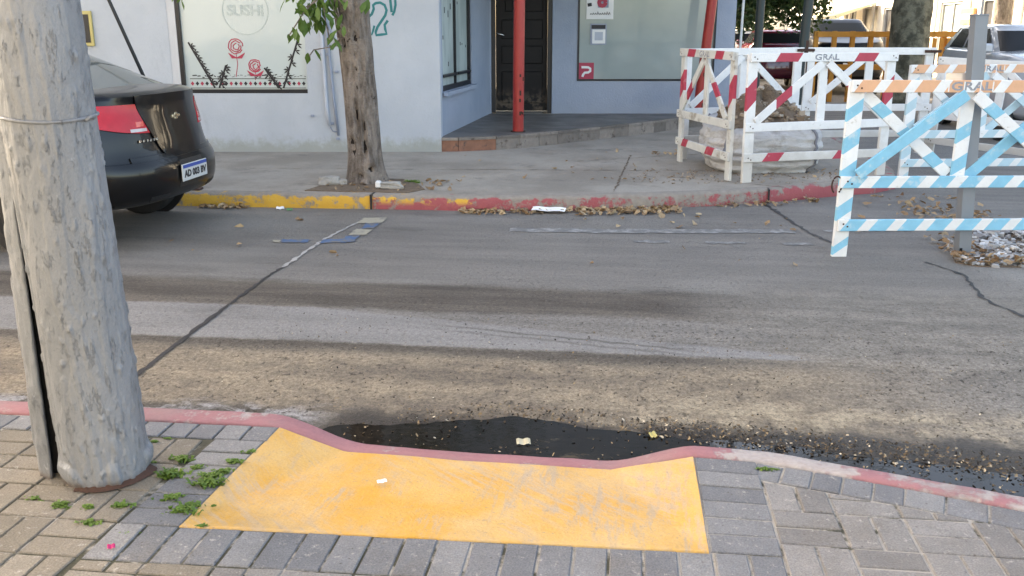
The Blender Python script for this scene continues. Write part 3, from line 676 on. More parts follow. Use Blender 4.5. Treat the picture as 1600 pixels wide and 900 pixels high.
# ------------------------------------------------------------------ far pavement and kerb
FK = [(-30, 7.9), (-4.2, 8.03), (-2.3, 8.09), (-1.34, 8.12), (-.5, 8.24), (.14, 8.4), (.8, 8.62), (1.34, 8.88), (1.75, 9.12), (2.1, 9.35), (2.45, 9.52), (2.75, 9.85), (2.88, 10.4), (2.95, 11.5), (2.95, 90)]
ZF = .13
def dense(pl, st=.06):
    out = []
    for a, b in zip(pl, pl[1:]):
        n = min(200, max(1, int(math.dist(a, b) / st))); out += [lerp2(a, b, i / n) for i in range(n)]
    return out + [pl[-1]]
KL = dense(FK); mb = MB(); pr = 6
for i, p in enumerate(KL):
    a, b = Vector(KL[max(i - 1, 0)]), Vector(KL[min(i + 1, len(KL) - 1)]); d = (b - a).normalized(); nr = Vector((-d.y, d.x)); P = Vector(p); j = .012 * mnoise.noise(Vector((P.x * 4, P.y * 4, 2))) + .006 * mnoise.noise(Vector((P.x * 15, P.y * 15, 2)))
    for (o_, z) in ((0, -.05), (j * .5, .03), (.008 + j, ZF - .025 + j), (.03, ZF - .003 + j * .6), (.13, ZF + j * .3), (.135, -.05)): q = P + nr * o_; mb.v.append(Vector((q.x, q.y, z)))
for i in range(len(KL) - 1):
    for k in range(pr - 1): mb.f.append([i * pr + k, (i + 1) * pr + k, (i + 1) * pr + k + 1, i * pr + k + 1]); mb.m.append(0)
kerb = street_obj('far_kerb', mb, M['far_kerb'], kind='structure'); shade_auto(kerb, 60)
mb = MB(); mb.box((-2.287, 8.075, .0), (-2.27, 8.23, ZF + .004)); mb.box((1.335, 8.86, .0), (1.35, 9.0, ZF - .004)); o = street_obj('kerb_joint', mb, M['tar'], kind='structure')
mb = MB(); inner = [tuple(Vector(p) + Vector((0, .125 if p[0] < 2.0 else 0)) + Vector((-.12 if p[0] > 2.3 else (-.06 if p[0] > 1.5 else 0), 0))) for p in FK]
mb.prism(inner + [(-30, 90)], -.04, ZF - .002); walk = street_obj('far_sidewalk', mb, M['pave'], kind='structure')
mb = MB()
for a, b in (((-4, 9.6), (2.0, 10.1)), ((-.1, 8.55), (.05, 11.2)), ((.35, 9.6), (1.5, 9.0)), ((-.55, 10.6), (1.7, 11.9))): flat_strip(mb, [a, b], .012, ZF + .0015, .006)
street_obj('pavement_joint', mb, M['soil'], kind='structure')
# soil square round the tree
mb = MB(); mb.prism([(-2.95, 8.24), (-2.5, 8.232), (-1.98, 8.228), (-1.86, 8.45), (-1.98, 8.72), (-2.2, 9.02), (-2.65, 9.05), (-2.86, 8.7)], ZF - .02, ZF + .006)
street_obj('tree_pit', mb, M['soil'], kind='structure')
# right hand pavement of the cross street
mb = MB(); mb.prism([(7.6, 90), (7.6, 12.2), (8.2, 11), (9.5, 10.4), (40, 10.4), (40, 90)], -.04, ZF - .004); street_obj('right_sidewalk', mb, M['pave'], kind='structure')
mb = MB(); mb.prism([(7.47, 90), (7.47, 12.15), (8.12, 10.9), (9.5, 10.27), (40, 10.27), (40, 10.4), (9.5, 10.4), (8.2, 11), (7.6, 12.2), (7.6, 90)], -.04, ZF); street_obj('right_kerb', mb, M['stucco_grey'], kind='structure')

# ------------------------------------------------------------------ corner building
FY, BY, ZP = 11.45, 15.1, .29                            # front wall, back wall of the recessed entrance, platform height
X0 = -.866
bld = empty('corner_building', (X0, FY, ZF), 'pale blue-grey corner building with a recessed entrance behind a red column', 'building')
def bpart(name, mb, mat, smooth=False, parent=None):
    base = Vector((X0, FY, ZF)); mb.v = [v - base for v in mb.v]
    if parent == 'top': return mb.obj(name, mat, None, base, smooth)
    o = mb.obj(name, mat, parent or bld, None, smooth); return o
def wall_run(mb, p0, p1, z0, z1, th, holes):              # wall with openings; thickness lies to the left of p0 -> p1
    p0, p1 = Vector(p0), Vector(p1); L = (p1 - p0).length; d = (p1 - p0) / L
    T = Matrix.Translation((p0.x, p0.y, 0)) @ Matrix.Rotation(math.atan2(d.y, d.x), 4, 'Z')
    cuts = sorted({0, L} | {h[0] for h in holes} | {h[1] for h in holes})
    for a, b in zip(cuts, cuts[1:]):
        hs = [h for h in holes if h[0] <= a + 1e-6 and h[1] >= b - 1e-6]
        z = z0
        for h in sorted(hs, key=lambda h: h[2]):
            if h[2] > z: mb.box((a, 0, z), (b, th, h[2]), T)
            z = h[3]
        if z < z1: mb.box((a, 0, z), (b, th, z1), T)
    return T
WX0, WX1, WZ0, WZ1 = -3.99, -2.47, .835, 2.25
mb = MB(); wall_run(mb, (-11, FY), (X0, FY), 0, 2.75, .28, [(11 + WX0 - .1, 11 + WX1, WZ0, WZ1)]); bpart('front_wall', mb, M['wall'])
SP0, SP1 = Vector((X0, FY + .285)), Vector((-.352, BY))
SL = (SP1 - SP0).length
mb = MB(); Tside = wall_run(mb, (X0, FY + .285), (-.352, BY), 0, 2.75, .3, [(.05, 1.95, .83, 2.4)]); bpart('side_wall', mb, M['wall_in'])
DX0, DX1, GX0, GX1, GZ0 = -.33, .635, 1.03, 3.2, .80
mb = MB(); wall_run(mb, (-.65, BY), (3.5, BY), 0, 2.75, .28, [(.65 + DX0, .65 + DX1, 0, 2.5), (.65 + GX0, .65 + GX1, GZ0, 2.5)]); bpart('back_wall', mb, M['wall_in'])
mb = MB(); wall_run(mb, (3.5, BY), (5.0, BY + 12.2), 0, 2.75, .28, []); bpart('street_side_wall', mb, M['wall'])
UP = [(-11, FY - .05), (X0 + .05, FY - .05), (.1, 12.0), (2.75, 13.8), (3.56, BY - .1), (5.1, 27.3), (-11, 27.3)]
mb = MB(); mb.prism(UP, 2.75, 12.0); bpart('upper_storey', mb, M['wall'])  # out of view; made this tall so its shadow covers the foreground
mb = MB(); mb.prism([(p[0] + (.12 if p[0] > 0 else 0), p[1] - .12) for p in UP], 12.0, 12.4); bpart('cornice', mb, M['roofslab'])
# platform with its tiled riser
PE = [(X0 - .02, FY + .03), (-.66, FY + .04), (-.2, 11.66), (.1, 11.86), (.6, 12.28), (1.2, 12.85), (1.87, 13.48), (2.5, 14.2), (3.0, 14.75), (3.45, BY)]
mb = MB(); mb.prism([(p[0] + .0, p[1] + .03) for p in PE] + [(-.36, BY)] + [(X0, FY + .29)], ZF - .03, ZP); plat = bpart('entrance_platform', mb, M['plat'])
EL = dense(PE, .30)
for i, (a, b) in enumerate(zip(EL, EL[1:])):
    a_, b_ = Vector(a), Vector(b); d = (b_ - a_).normalized(); nr = Vector((-d.y, d.x)); g = .003; a2, b2 = a_ + d * g, b_ - d * g
    mb = MB(); mb.prism([tuple(a2), tuple(b2), tuple(b2 + nr * .022), tuple(a2 + nr * .022)], ZF - .02, ZP - .028)
    bpart('riser_tile', mb, M['riser_brick'] if i < 2 else M['riser'], parent=plat)
    if 1:
        mb = MB(); mb.prism([tuple(a2 - nr * .012), tuple(b2 - nr * .012), tuple(b2 + nr * .09), tuple(a2 + nr * .09)], ZP - .026, ZP + .006); bpart('edge_tile', mb, M['riser'], parent=plat)
# left shop window
win = None
def frame(name, x0, x1, z0, z1, y, sides, mat, t=.035, dep=.05):
    mb = MB()
    if 'l' in sides: mb.box((x0, y - dep, z0), (x0 + t, y, z1))
    if 'r' in sides: mb.box((x1 - t, y - dep, z0), (x1, y, z1))
    if 'b' in sides: mb.box((x0 + (t if 'l' in sides else 0), y - dep, z0), (x1 - (t if 'r' in sides else 0), y, z0 + t))
    if 't' in sides: mb.box((x0 + (t if 'l' in sides else 0), y - dep, z1 - t), (x1 - (t if 'r' in sides else 0), y, z1))
    return bpart(name, mb, mat)
win = frame('window_frame', WX0, WX1, WZ0, WZ1, FY + .08, 'lbt', M['black'], .045, .07)
mb = MB(); mb.box((WX0 - .1, FY + .005, WZ0), (WX0 - .003, FY + .1, WZ1)); bpart('window_reveal', mb, M['whiteframe'])
mb = MB(); mb.box((WX0 + .046, FY + .045, WZ0 + .046), (WX1 + .01, FY + .055, WZ1 - .046)); bpart('window_pane', mb, M['film'], parent=win)
GYL = FY + .044
def px2(px, py, Y=GYL): p = at_y(px, py, Y); return (p.x, p.z)
def decal(name, mb, mat, parent): return bpart(name, mb, mat, parent=parent)
for (a, b) in (((294, 66), (336, 137)), ((353, 102), (343, 137)), ((413, 106), (436, 138)), ((465, 63), (443, 138))):
    mb = MB(); A_, B_ = px2(*a), px2(*b); stroke(mb, [A_, lerp2(A_, B_, .5), B_], .022, GYL)
    for k in range(7):
        t = .08 + .13 * k; p = lerp2(A_, B_, t); sd_ = 1 if (k % 2 and a != (294, 66)) or a == (294, 66) or k % 3 == 0 else -1
        for an in (-.5, .3, 1.1): q = (p[0] + sd_ * .07 * math.cos(an), p[1] + .06 * math.sin(an) - .02); stroke(mb, [(p[0] + sd_ * .012, p[1]), lerp2(p, q, .6), q], [.004, .02, .003], GYL - .0004 * k)
    decal('bamboo_decal', mb, M['decal_black'], win)
for (cx, cy, rr, base) in ((368, 72, 11.5, 120), (398, 103, 9.5, 125)):
    mb = MB(); c_ = px2(cx, cy); r_ = rr / FPX * 11.2
    for k, f in enumerate((1, .72, .42)):
        pts = circle(c_[0] + .004 * k, c_[1] - .003 * k, r_ * f, 14, 40 * k, 330 + 40 * k); stroke(mb, [(x + random.uniform(-.006, .006), z + random.uniform(-.006, .006)) for x, z in pts], .012, GYL - .0005 * k)
    e = px2(cx + 1, base); stroke(mb, [(c_[0], c_[1] - r_), (c_[0] + .01, (c_[1] + e[1]) / 2 - .03), e], .008, GYL)
    m_ = (c_[0] + .006, c_[1] - r_ * 1.55)
    for s_ in (-1, 1): stroke(mb, [m_, (m_[0] + s_ * .05, m_[1] + .01), (m_[0] + s_ * .10, m_[1] + .06)], [.012, .04, .004], GYL - .0012)
    decal('rose_decal', mb, M['decal_red'], win)
mbl = MB(); q = .026
dm = {}
for nm in ('decal_red', 'decal_black'):
    pts = [(-q * .85, 0), (0, -q), (q * .85, 0), (0, q)]; me = bpy.data.meshes.new('diamond_decal')
    me.from_pydata([(p[0], -.0015, p[1]) for p in pts] + [(p[0], 0, p[1]) for p in pts], [], [(0, 1, 2, 3), (0, 4, 5, 1), (1, 5, 6, 2), (2, 6, 7, 3), (3, 7, 4, 0)]); me.materials.append(M[nm]); dm[nm] = me
for k in range(24):
    c_ = px2(301 + k * 7.55, 130.5); o = link(bpy.data.objects.new('diamond_decal', dm['decal_red' if k % 2 == 0 else 'decal_black']), win, Vector((c_[0], GYL, c_[1])) - Vector((X0, FY, ZF)))
for py in (123, 137.5): stroke(mbl, [px2(297, py), px2(388, py), px2(478, py)], .008, GYL - .0002)
for k in range(46): c_ = px2(300 + k * 3.9 + random.uniform(-1, 1), 119 + random.uniform(-2, 2)); stroke(mbl, [c_, (c_[0] + random.uniform(.01, .035), c_[1] + random.uniform(-.012, .012))], .012 if k < 14 or 24 < k < 34 else .006, GYL - .0003)
decal('border_decal', mbl, M['decal_black'], win)
mb = MB(); c_ = px2(383, 17); stroke(mb, circle(c_[0], c_[1], .27, 40), .012, GYL); o = decal('logo_ring_decal', mb, M['decal_grey'], win)
T = Matrix.Translation(Vector((c_[0], GYL - .001, c_[1])) - Vector((X0, FY, ZF))) @ UPR
text_mesh('shop_lettering', 'SUSHI', .17, M['decal_grey'], win, T, .0008, .006)
# side window of the entrance
def sbox(mb, s0, s1, d0, d1, z0, z1): mb.box((s0, d0, z0), (s1, d1, z1), Tside)
mb = MB(); sbox(mb, .051, .11, .02, .10, .832, 2.398); sbox(mb, 1.90, 1.949, .02, .1, .832, 2.398); sbox(mb, .111, 1.899, .022, .098, .832, .89); sbox(mb, .98, 1.02, .03, .09, .891, 2.398); sbox(mb, .111, .979, .0, .06, 1.0, 1.03); sbox(mb, 1.031, 1.889, .0, .06, 1.0, 1.03)
sw = bpart('side_window_frame', mb, M['black']); mb = MB(); sbox(mb, .111, 1.889, .062, .075, .891, 2.39); bpart('side_window_pane', mb, M['film3'], parent=sw)
mb = MB(); sbox(mb, .0, 2.05, -.07, -.021, .78, .828); bpart('window_sill', mb, M['wall_in'])
mb = MB(); T_ = Tside
for k in range(14):
    s_, z_ = random.uniform(.15, 1.8), random.uniform(.95, 2.1); h_ = random.uniform(.02, .09); sbox(mb, s_, s_ + .03, .06 - .001, .062, z_, z_ + h_)
tag(bpart('window_stickers', mb, M['decal_black'], parent=sw), kind='stuff')
# entrance door
mb = MB(); mb.box((DX0 + .002, BY + .10, ZP), (DX0 + .07, BY + .20, 2.499)); mb.box((DX1 - .07, BY + .05, ZP), (DX1 - .002, BY + .20, 2.499)); mb.box((DX0 + .071, BY + .11, ZP), (DX1 - .071, BY + .24, ZP + .025)); bpart('door_frame', mb, M['black'])
mb = MB(); mb.box((DX0 + .072, BY + .16, ZP + .03), (DX1 - .072, BY + .2, 2.498)); door = bpart('entrance_door', mb, M['door'])
dw = DX1 - DX0 - .144; dx = DX0 + .072
for (x0, x1, z0, z1) in ((.1, .42, .12, .62), (.48, .82, .12, .62), (.1, .42, .74, 1.02), (.48, .82, .74, 1.02), (.1, .42, 1.12, 1.42), (.48, .82, 1.12, 1.42), (.16, .3, 1.54, 2.05), (.48, .82, 1.54, 2.05)):
    mb = MB(); mb.bev((dx + x0 * dw / .9, BY + .146, ZP + .03 + z0), (dx + x1 * dw / .9, BY + .17, ZP + .03 + z1), .012); bpart('door_panel', mb, M['door'], parent=door)
mb = MB(); h_ = at_y(776, 52, BY + .12); mb.tube([h_, h_ + Vector((.06, -.01, -.015)), h_ + Vector((.125, .0, -.035))], .011, 8); mb.tube([h_ + Vector((0, .05, 0)), h_], .016, 8); bpart('door_handle', mb, M['chrome'], True, parent=door)
mb = MB(); mb.box((dx + .005, BY - .02, ZP), (dx + .9 * dw, BY + .14, ZP + .012)); bpart('door_step', mb, M['plat'])
# right shop window with its posters
rw = frame('shop_window_frame', GX0, GX1, GZ0, 2.5, BY + .05, 'lbr', M['black'], .03, .06)
mb = MB(); mb.box((GX0 + .031, BY + .012, GZ0 + .031), (GX1 - .031, BY + .02, 2.49)); bpart('shop_window_pane', mb, M['film2'], parent=rw)
GY2 = BY + .011
def pbox(name, x0, y0, x1, y1, mat, parent, off=0., th=.012):
    a, b = at_y(x0, y1, GY2), at_y(x1, y0, GY2); mb = MB(); mb.box((a.x, GY2 - th - off, a.z), (b.x, GY2 - off, b.z)); return bpart(name, mb, mat, parent=parent)
po = tag(pbox('poster', 916, -40, 960, 30, M['decal_white'], 'top'), 'white printed poster with a red picture on the shop window', 'poster'); pbox('poster_picture', 934, -34, 952, 12, M['conduit'], po, .0125, .002); 
mb = MB(); c_ = at_y(941, 4, GY2); stroke(mb, circle(c_.x, c_.z, .05, 16), .06, GY2 - .016); bpart('poster_picture', mb, M['decal_red'], parent=po)
for (x, y, t_, s_) in ((938, 21, 'abierto', .085), (921, 8, 'x', .09), (921, -4, 'o', .09)):
    mb = MB(); c_ = at_y(x - 16 if t_ == 'abierto' else x, y, GY2)
    if t_ == 'abierto':
        for k in range(9): stroke(mb, [(c_.x + k * .036, c_.z - .02), (c_.x + k * .036 + .012, c_.z + random.uniform(.0, .03)), (c_.x + k * .036 + .026, c_.z - .015)], .011, GY2 - .0135 - .0003 * k)
    else: stroke(mb, [(c_.x - .03, c_.z), (c_.x + .035, c_.z + .01)], .05, GY2 - .0135)
    bpart('poster_print', mb, M['decal_black'], parent=po)
qb = tag(pbox('notice_board', 922, 37, 948, 70, M['conduit'], 'top'), 'small grey notice with a dark header below the poster on the shop window', 'notice'); pbox('notice_header', 924, 39, 946, 45, M['decal_black'], qb, .0125, .002); qp = pbox('notice_sheet', 925, 46, 946, 68, M['decal_white'], qb, .0125, .002)
pbox('notice_print', 929, 50, 942, 63, M['conduit_pale'], qb, .0148, .001)
st_ = tag(pbox('sticker', 903.5, 98, 928, 125, M['decal_red'], 'top', 0, .004), 'square crimson sticker with a white letter P in the window corner', 'sticker')
mb = MB(); a = lambda x, y: px2(x, y, GY2)
stroke(mb, [a(908.5, 105), a(914, 105), a(919, 105.2), a(922.3, 107.3), a(922.3, 111), a(919, 113.2), a(913.5, 113.6), a(911.5, 116), a(910, 120)], .036, GY2 - .0045); bpart('sticker_letter', mb, M['decal_white'], parent=st_)
# graffiti, conduits, plaque on the front wall
mb = MB(); f_ = lambda l: [px2(x, y, FY) for x, y in l]
stroke(mb, f_([(574, 28), (581, 22), (584, 14), (583, 8), (587, 5), (594, 4), (601, 8), (604, 16), (602, 24), (596, 33), (590, 42), (587, 50), (588, 55), (596, 54), (604, 53), (602, 46), (601, 39), (606, 32)]), .03, FY - .0005)
stroke(mb, f_([(574, 51), (581, 54), (583, 48), (585, 40)]), .024, FY - .001); stroke(mb, f_([(609, -12), (610, 2), (612, 19)]), .03, FY - .0005); stroke(mb, f_([(617, -8), (618, 8), (616, 18), (613, 24)]), .028, FY - .001)
bpart('graffiti', mb, M['teal'])
mb = MB(); q = lambda x, y: at_y(x, y, FY - .02)
mb.tube([q(507, -30), q(509, 30), q(515, 90), q(521, 150), q(529, 212)], .016, 8); mb.tube([q(510, 30), q(517, 50), q(527, 70)], .008, 6); mb.tube([q(527, 206), q(520, 205), q(516, 198)], .008, 6); bpart('wall_conduit', mb, M['conduit'], True)
mb = MB(); mb.tube([q(499, -30), q(503, 60), q(511, 170), q(515, 196)], .022, 8); bpart('wall_conduit', mb, M['conduit_pale'], True)
mb = MB(); q2 = [q(503, 85), q(512, 85), q(526, 112), q(519, 193), q(528, 217), q(488, 181)]
for p in q2: mb = MB(); mb.bev((p.x - .02, FY - .03, p.z - .015), (p.x + .02, FY - .001, p.z + .015), .004); bpart('conduit_clip', mb, M['conduit'])
a, b = at_y(118, 72, FY), at_y(143, 17, FY); mb = MB(); mb.bev((a.x, FY - .03, a.z), (b.x, FY - .001, b.z), .006); pl = bpart('wall_plaque', mb, M['plaque']); mb = MB(); mb.box((a.x + .02, FY - .034, a.z + .04), (b.x - .035, FY - .0305, b.z - .04)); bpart('plaque_face', mb, M['black'], parent=pl)
# red columns: each stands free on the platform
def column(px0, py0, px1, Y, r, label):
    base = at_z(px0, py0, ZP); top = at_y(px1, 0, base.y); k = (2.75 - ZP) / (top.z - ZP); tp = base + (top - base) * k
    e = empty('red_column', base, label, 'column')
    d = tp - base; mb = MB(); mb.tube([(0, 0, 0), d * .25, d * .5, d * .75, d], r, 20); o = mb.obj('shaft', M['redpaint'], e); shade_auto(o)
    mb = MB(); mb.tube([(0, 0, 0), (0, 0, .012)], r * 1.35, 20); o = mb.obj('base_plate', M['rust'], e)
    mb = MB()
    for k in range(7):
        z_ = random.uniform(.15, .8); an = R(-90 + random.uniform(0, 60)); p = d * (z_ / d.z) + Vector((math.cos(an), math.sin(an), 0)) * (r + .0005); mb.bev(p - Vector((.012, .003, .02)), p + Vector((.012, .003, random.uniform(.01, .05))), .002)
    mb.obj('rust_spot', M['rust'], e)
column(809.5, 206, 811.5, 0, .072, 'red painted metal column on the dark platform in front of the door')
column(1089, 183, 1113, 0, .075, 'slanting red metal column behind the white barricades at the building corner')

# ------------------------------------------------------------------ street tree
def trunk_mesh(path, rad, seg, rings, seed, lump=.05, flare=0.0, dents=()):
    V, F = [], []
    for i in range(rings + 1):
        t = i / rings; c = Vector((interp([(p[2], p[0]) for p in path], path[0][2] + t * (path[-1][2] - path[0][2])), interp([(p[2], p[1]) for p in path], path[0][2] + t * (path[-1][2] - path[0][2])), path[0][2] + t * (path[-1][2] - path[0][2])))
        r = interp(rad, c.z)
        for k in range(seg):
            a = 2 * math.pi * k / seg; d = Vector((math.cos(a), math.sin(a), 0))
            q = Vector((d.x * 1.6, d.y * 1.6, c.z * 1.1 + seed)); m = 1 + lump * 1.6 * mnoise.noise(q) + lump * .8 * mnoise.noise(q * 2.7) + lump * .35 * mnoise.noise(Vector((d.x * 9, d.y * 9, c.z * 2.5 + seed)))
            m += flare * math.exp(-(c.z - path[0][2]) / .13) * (1 + .5 * math.sin(a * 4 + 1) + .4 * math.sin(a * 7))
            for (za, aa, sz, sa, dp) in dents:
                da = (a - aa + math.pi) % (2 * math.pi) - math.pi; m -= dp * math.exp(-((c.z - za) / sz) ** 2 - (da / sa) ** 2)
            V.append(c + d * r * m)
    for i in range(rings):
        for k in range(seg): F.append((i * seg + k, i * seg + (k + 1) % seg, (i + 1) * seg + (k + 1) % seg, (i + 1) * seg + k))
    return V, F
tb = at_z(570, 287, ZF) + Vector((0, .15, 0))
tree = empty('street_tree', tb, 'street tree with a rough grey knotty trunk at the kerb', 'tree')
tp = [(0, 0, -.03), (-.02, 0, .5), (-.045, 0, 1.0), (-.085, 0, 1.6), (-.10, 0, 2.1), (-.13, .02, 3.2)]
F_ = lambda px: -math.pi / 2 + px                          # angle 0 faces the camera
V, F = trunk_mesh(tp, [(-.03, .18), (.12, .172), (.35, .162), (.7, .157), (1.0, .150), (1.4, .162), (1.75, .175), (2.2, .19), (3.2, .15)], 96, 240, 3, .075, .2,
    [(.66, F_(-.2), .075, .10, .38), (.40, F_(-.72), .055, .22, .25), (.31, F_(-.6), .06, .3, .2), (.46, F_(-.55), .03, .35, -.14), (.34, F_(.2), .085, .09, .34), (.52, F_(.22), .07, .06, .18), (.145, F_(.42), .03, .12, .28), (.2, F_(.5), .06, .3, -.2),
     (.07, F_(-.1), .035, .2, .25), (1.37, F_(.25), .045, .16, .3), (1.37, F_(.25), .10, .36, -.12), (1.32, F_(-.6), .06, .12, .25), (1.08, F_(.1), .018, .05, .2), (.9, F_(.02), .018, .05, .2), (1.2, F_(.15), .018, .06, .2)])
tr = meshobj('trunk', V, F, M['bark'], tree, None, True)
def trunk_pt(z_, a_, off):
    i = min(240, max(0, round((z_ + .03) / 3.23 * 240))); k = round((a_ % (2 * math.pi)) / (2 * math.pi) * 96) % 96; p = V[i * 96 + k]
    cx = interp([(q[2], q[0]) for q in tp], p.z); d = Vector((p.x - cx, p.y - interp([(q[2], q[1]) for q in tp], p.z), 0)); return p + d.normalized() * off
for (z_, a_, h_, w_) in ((.66, -.2, .085, .10), (.36, .22, .07, .09), (.40, -.72, .035, .20), (.30, -.62, .03, .16), (.145, .42, .025, .13), (1.36, .25, .035, .15), (1.32, -.6, .05, .1), (1.08, .1, .014, .05), (.92, .02, .014, .05), (.55, .3, .05, .05)):   # dark patches that paint shade into the dents
    mb = MB(); ring = []
    for f in (0, .5, 1):
        for k in range(12): t = 2 * math.pi * k / 12; j = 1 + .3 * math.sin(t * 3 + z_ * 40) * f; ring.append(trunk_pt(z_ + h_ * f * j * math.sin(t), F_(a_) + w_ * f * j * math.cos(t), .003 - .004 * (f == 1)))
    mb.add(ring, [(12 + k, 12 + (k + 1) % 12, 24 + (k + 1) % 12, 24 + k) for k in range(12)] + [(k, (k + 1) % 12, 12 + (k + 1) % 12, 12 + k) for k in range(12)]); mb.obj('hollow_shade', M['hollow_shade'], tr)
for i in range(6):
    a = i * 1.05 + .3; L = random.uniform(1.4, 2.2); e = Vector((math.cos(a) * L * .8, math.sin(a) * L * .8, 2.9 + L * .75)); s0 = Vector((-.13, .02, 2.75 + .08 * i)); m_ = s0.lerp(e, .5) + Vector((0, 0, -.15 + .1 * random.random()))
    mb = MB(); mb.tube([s0, s0.lerp(m_, .5), m_, m_.lerp(e, .6), e], [.085, .07, .055, .04, .02], 9); mb.obj('limb', M['bark'], tree, None, True)
def leaf_cloud(clumps, per, size, seed=0):
    V, F = [], []
    rnd = random.Random(seed)
    for (c, r) in clumps:
        for _ in range(int(per * r * r)):
            d = Vector((rnd.gauss(0, 1), rnd.gauss(0, 1), rnd.gauss(0, .8))); d = d.normalized() * r * (rnd.random() ** .45); p = Vector(c) + d
            a = Vector((rnd.gauss(0, 1), rnd.gauss(0, 1), rnd.gauss(0, .6))).normalized(); b = a.cross(Vector((rnd.gauss(0, 1), rnd.gauss(0, 1), rnd.gauss(0, 1)))).normalized(); s_ = size * rnd.uniform(.6, 1.3); nn = a.cross(b) * s_ * .12
            k = len(V); V += [p - a * s_ * .5, p + b * s_ * .28 + nn, p + a * s_ * .5, p - b * s_ * .28 + nn]; F.append((k, k + 1, k + 2)); F.append((k, k + 2, k + 3))
    return V, F
cl = []
for i in range(44):
    a = random.uniform(0, 6.28); rr = 1.9 * math.sqrt(random.random()); cl.append(((-.1 + rr * math.cos(a), .4 + rr * math.sin(a), random.uniform(2.9, 5.2) - .15 * rr), random.uniform(.35, .62)))
V, F = leaf_cloud(cl, 330, .11, 2); cr = meshobj('crown', V, F, M['leaf_dark'], tree)
# the low sprig on the left of the trunk: single leaves
def leaf_proto(name, mat, L=.1):
    pts = [(0, 0, 0), (.25, .16, .03), (.6, .22, .03), (1, 0, -.06), (.6, -.22, .03), (.25, -.16, .03), (.3, 0, -.01), (.65, 0, -.015)]
    me = bpy.data.meshes.new(name); me.from_pydata([(x * L, y * L, z * L) for x, y, z in pts], [], [(0, 6, 1), (6, 7, 2, 1), (7, 3, 2), (0, 5, 6), (6, 5, 4, 7), (7, 4, 3)]); me.materials.append(mat); return me
lm = leaf_proto('leaf', M['leaf'], .115)
tw = MB(); YT = tb.y - .25
def tpt(px, py, dy=0): return at_y(px, py, YT + dy) - tb
paths = [[(538, 60), (530, 30), (505, -20), (540, -90)], [(520, -20), (490, 5), (470, 15)], [(500, -10), (482, 12), (473, 22), (452, 55)], [(505, -5), (508, 30), (515, 62)], [(530, 60), (524, 66), (515, 75)], [(500, -30), (470, -20), (445, -5)], [(540, 48), (532, 35), (527, 12)], [(535, 70), (490, 78), (483, 88)]]
for p in paths: tw.tube([tpt(*q) for q in p], .006, 6)
twig = tw.obj('twig', M['bark'], tree, None, True)
LP = [(473, 5), (462, 8), (485, 8), (497, 6), (510, 10), (520, 15), (466, 22), (478, 25), (458, 17), (490, 22), (500, 20), (515, 28), (508, 38), (480, 38), (473, 43), (485, 44), (493, 40), (486, 30), (500, 32), (518, 8), (528, 16), (524, 30), (526, 42), (465, 52), (450, 57), (457, 46), (466, 48), (483, 86), (489, 80), (519, 62), (524, 70), (514, 74), (530, 50),
      (505, -5), (490, -8), (475, -6), (515, -2), (528, 2), (460, -4), (448, 2), (533, 26), (521, 52), (538, 44), (570, 6), (574, 2), (494, 14), (503, 3), (512, 19), (481, 16), (469, 14), (496, 28), (488, 4), (507, 14), (499, 12), (516, 6)]
LP += [(random.gauss(495, 18), random.gauss(8, 15)) for _ in range(34)]
for i, (px, py) in enumerate(LP):
    o = bpy.data.objects.new('leaf', lm); link(o, twig); o.location = tpt(px + random.uniform(-3, 3), py - 4, random.uniform(-.12, .12)); s_ = random.uniform(.85, 1.45)
    o.rotation_euler = (random.uniform(-.9, .9), R(random.uniform(25, 80)), random.uniform(0, 6.28)); o.scale = (s_, s_, s_)
# a leafy twig hanging in front of the left window
e = empty('hanging_twig', at_y(283, -20, 9.6), 'yellow-green leafy twig hanging over the top of the sushi window frame', 'twig')
b0 = e.location; mb = MB(); mb.tube([(0, 0, .6), (.01, 0, .3), (0, 0, 0)], .004, 6); mb.obj('stem', M['bark'], e)
for i in range(9):
    o = bpy.data.objects.new('leaf', lm); link(o, e); p = at_y(283 + random.uniform(-9, 9), random.uniform(-25, 4), 9.6) - b0; o.location = p; o.rotation_euler = (random.uniform(-.9, .9), R(random.uniform(30, 80)), random.uniform(0, 6.28)); s_ = random.uniform(.6, .9); o.scale = (s_, s_, s_)
# debris on the tree pit
def rock(name, loc, size, mat, label, cat, seed, rz=0, extra=None):
    bm = bmesh.new(); bmesh.ops.create_icosphere(bm, subdivisions=3, radius=1)
    for v in bm.verts:
        n = v.co.copy(); k = 1 + .35 * mnoise.noise(n * 1.4 + Vector((seed, 0, 0))) + .12 * mnoise.noise(n * 4 + Vector((0, seed, 0)))
        n = Vector([max(-.75, min(.75, c)) for c in n]) * k; v.co = Vector((n.x * size[0], n.y * size[1], n.z * size[2]))
    me = bpy.data.meshes.new(name); bm.to_mesh(me); bm.free(); me.materials.append(mat); o = link(bpy.data.objects.new(name, me)); o.location = loc; o.rotation_euler = (0, 0, rz); tag(o, label, cat); return o
p = at_z(513, 289, ZF); rock('concrete_chunk', p + Vector((0, .03, .035)), (.125, .09, .06), M['rock'], 'pale broken concrete chunk on the soil left of the tree trunk', 'rubble', 1, .2)
p = at_z(535, 289, ZF); rock('concrete_chunk', p + Vector((0, .03, .02)), (.05, .05, .04), M['rock'], 'small concrete piece between the pale chunk and the trunk', 'rubble', 4, .2)
p = at_z(610, 296, ZF); o = rock('concrete_chunk', p + Vector((.0, .03, .035)), (.14, .06, .042), M['rock'], 'long grey concrete chunk with a white end right of the trunk', 'rubble', 7, .05)
mb = MB(); mb.bev((-.025, -.035, -.03), (.03, .035, .036), .012); w_ = mb.obj('white_end', M['whitepaint_rock'], o); w_.location = (-.115, -.012, .008)
spots = []
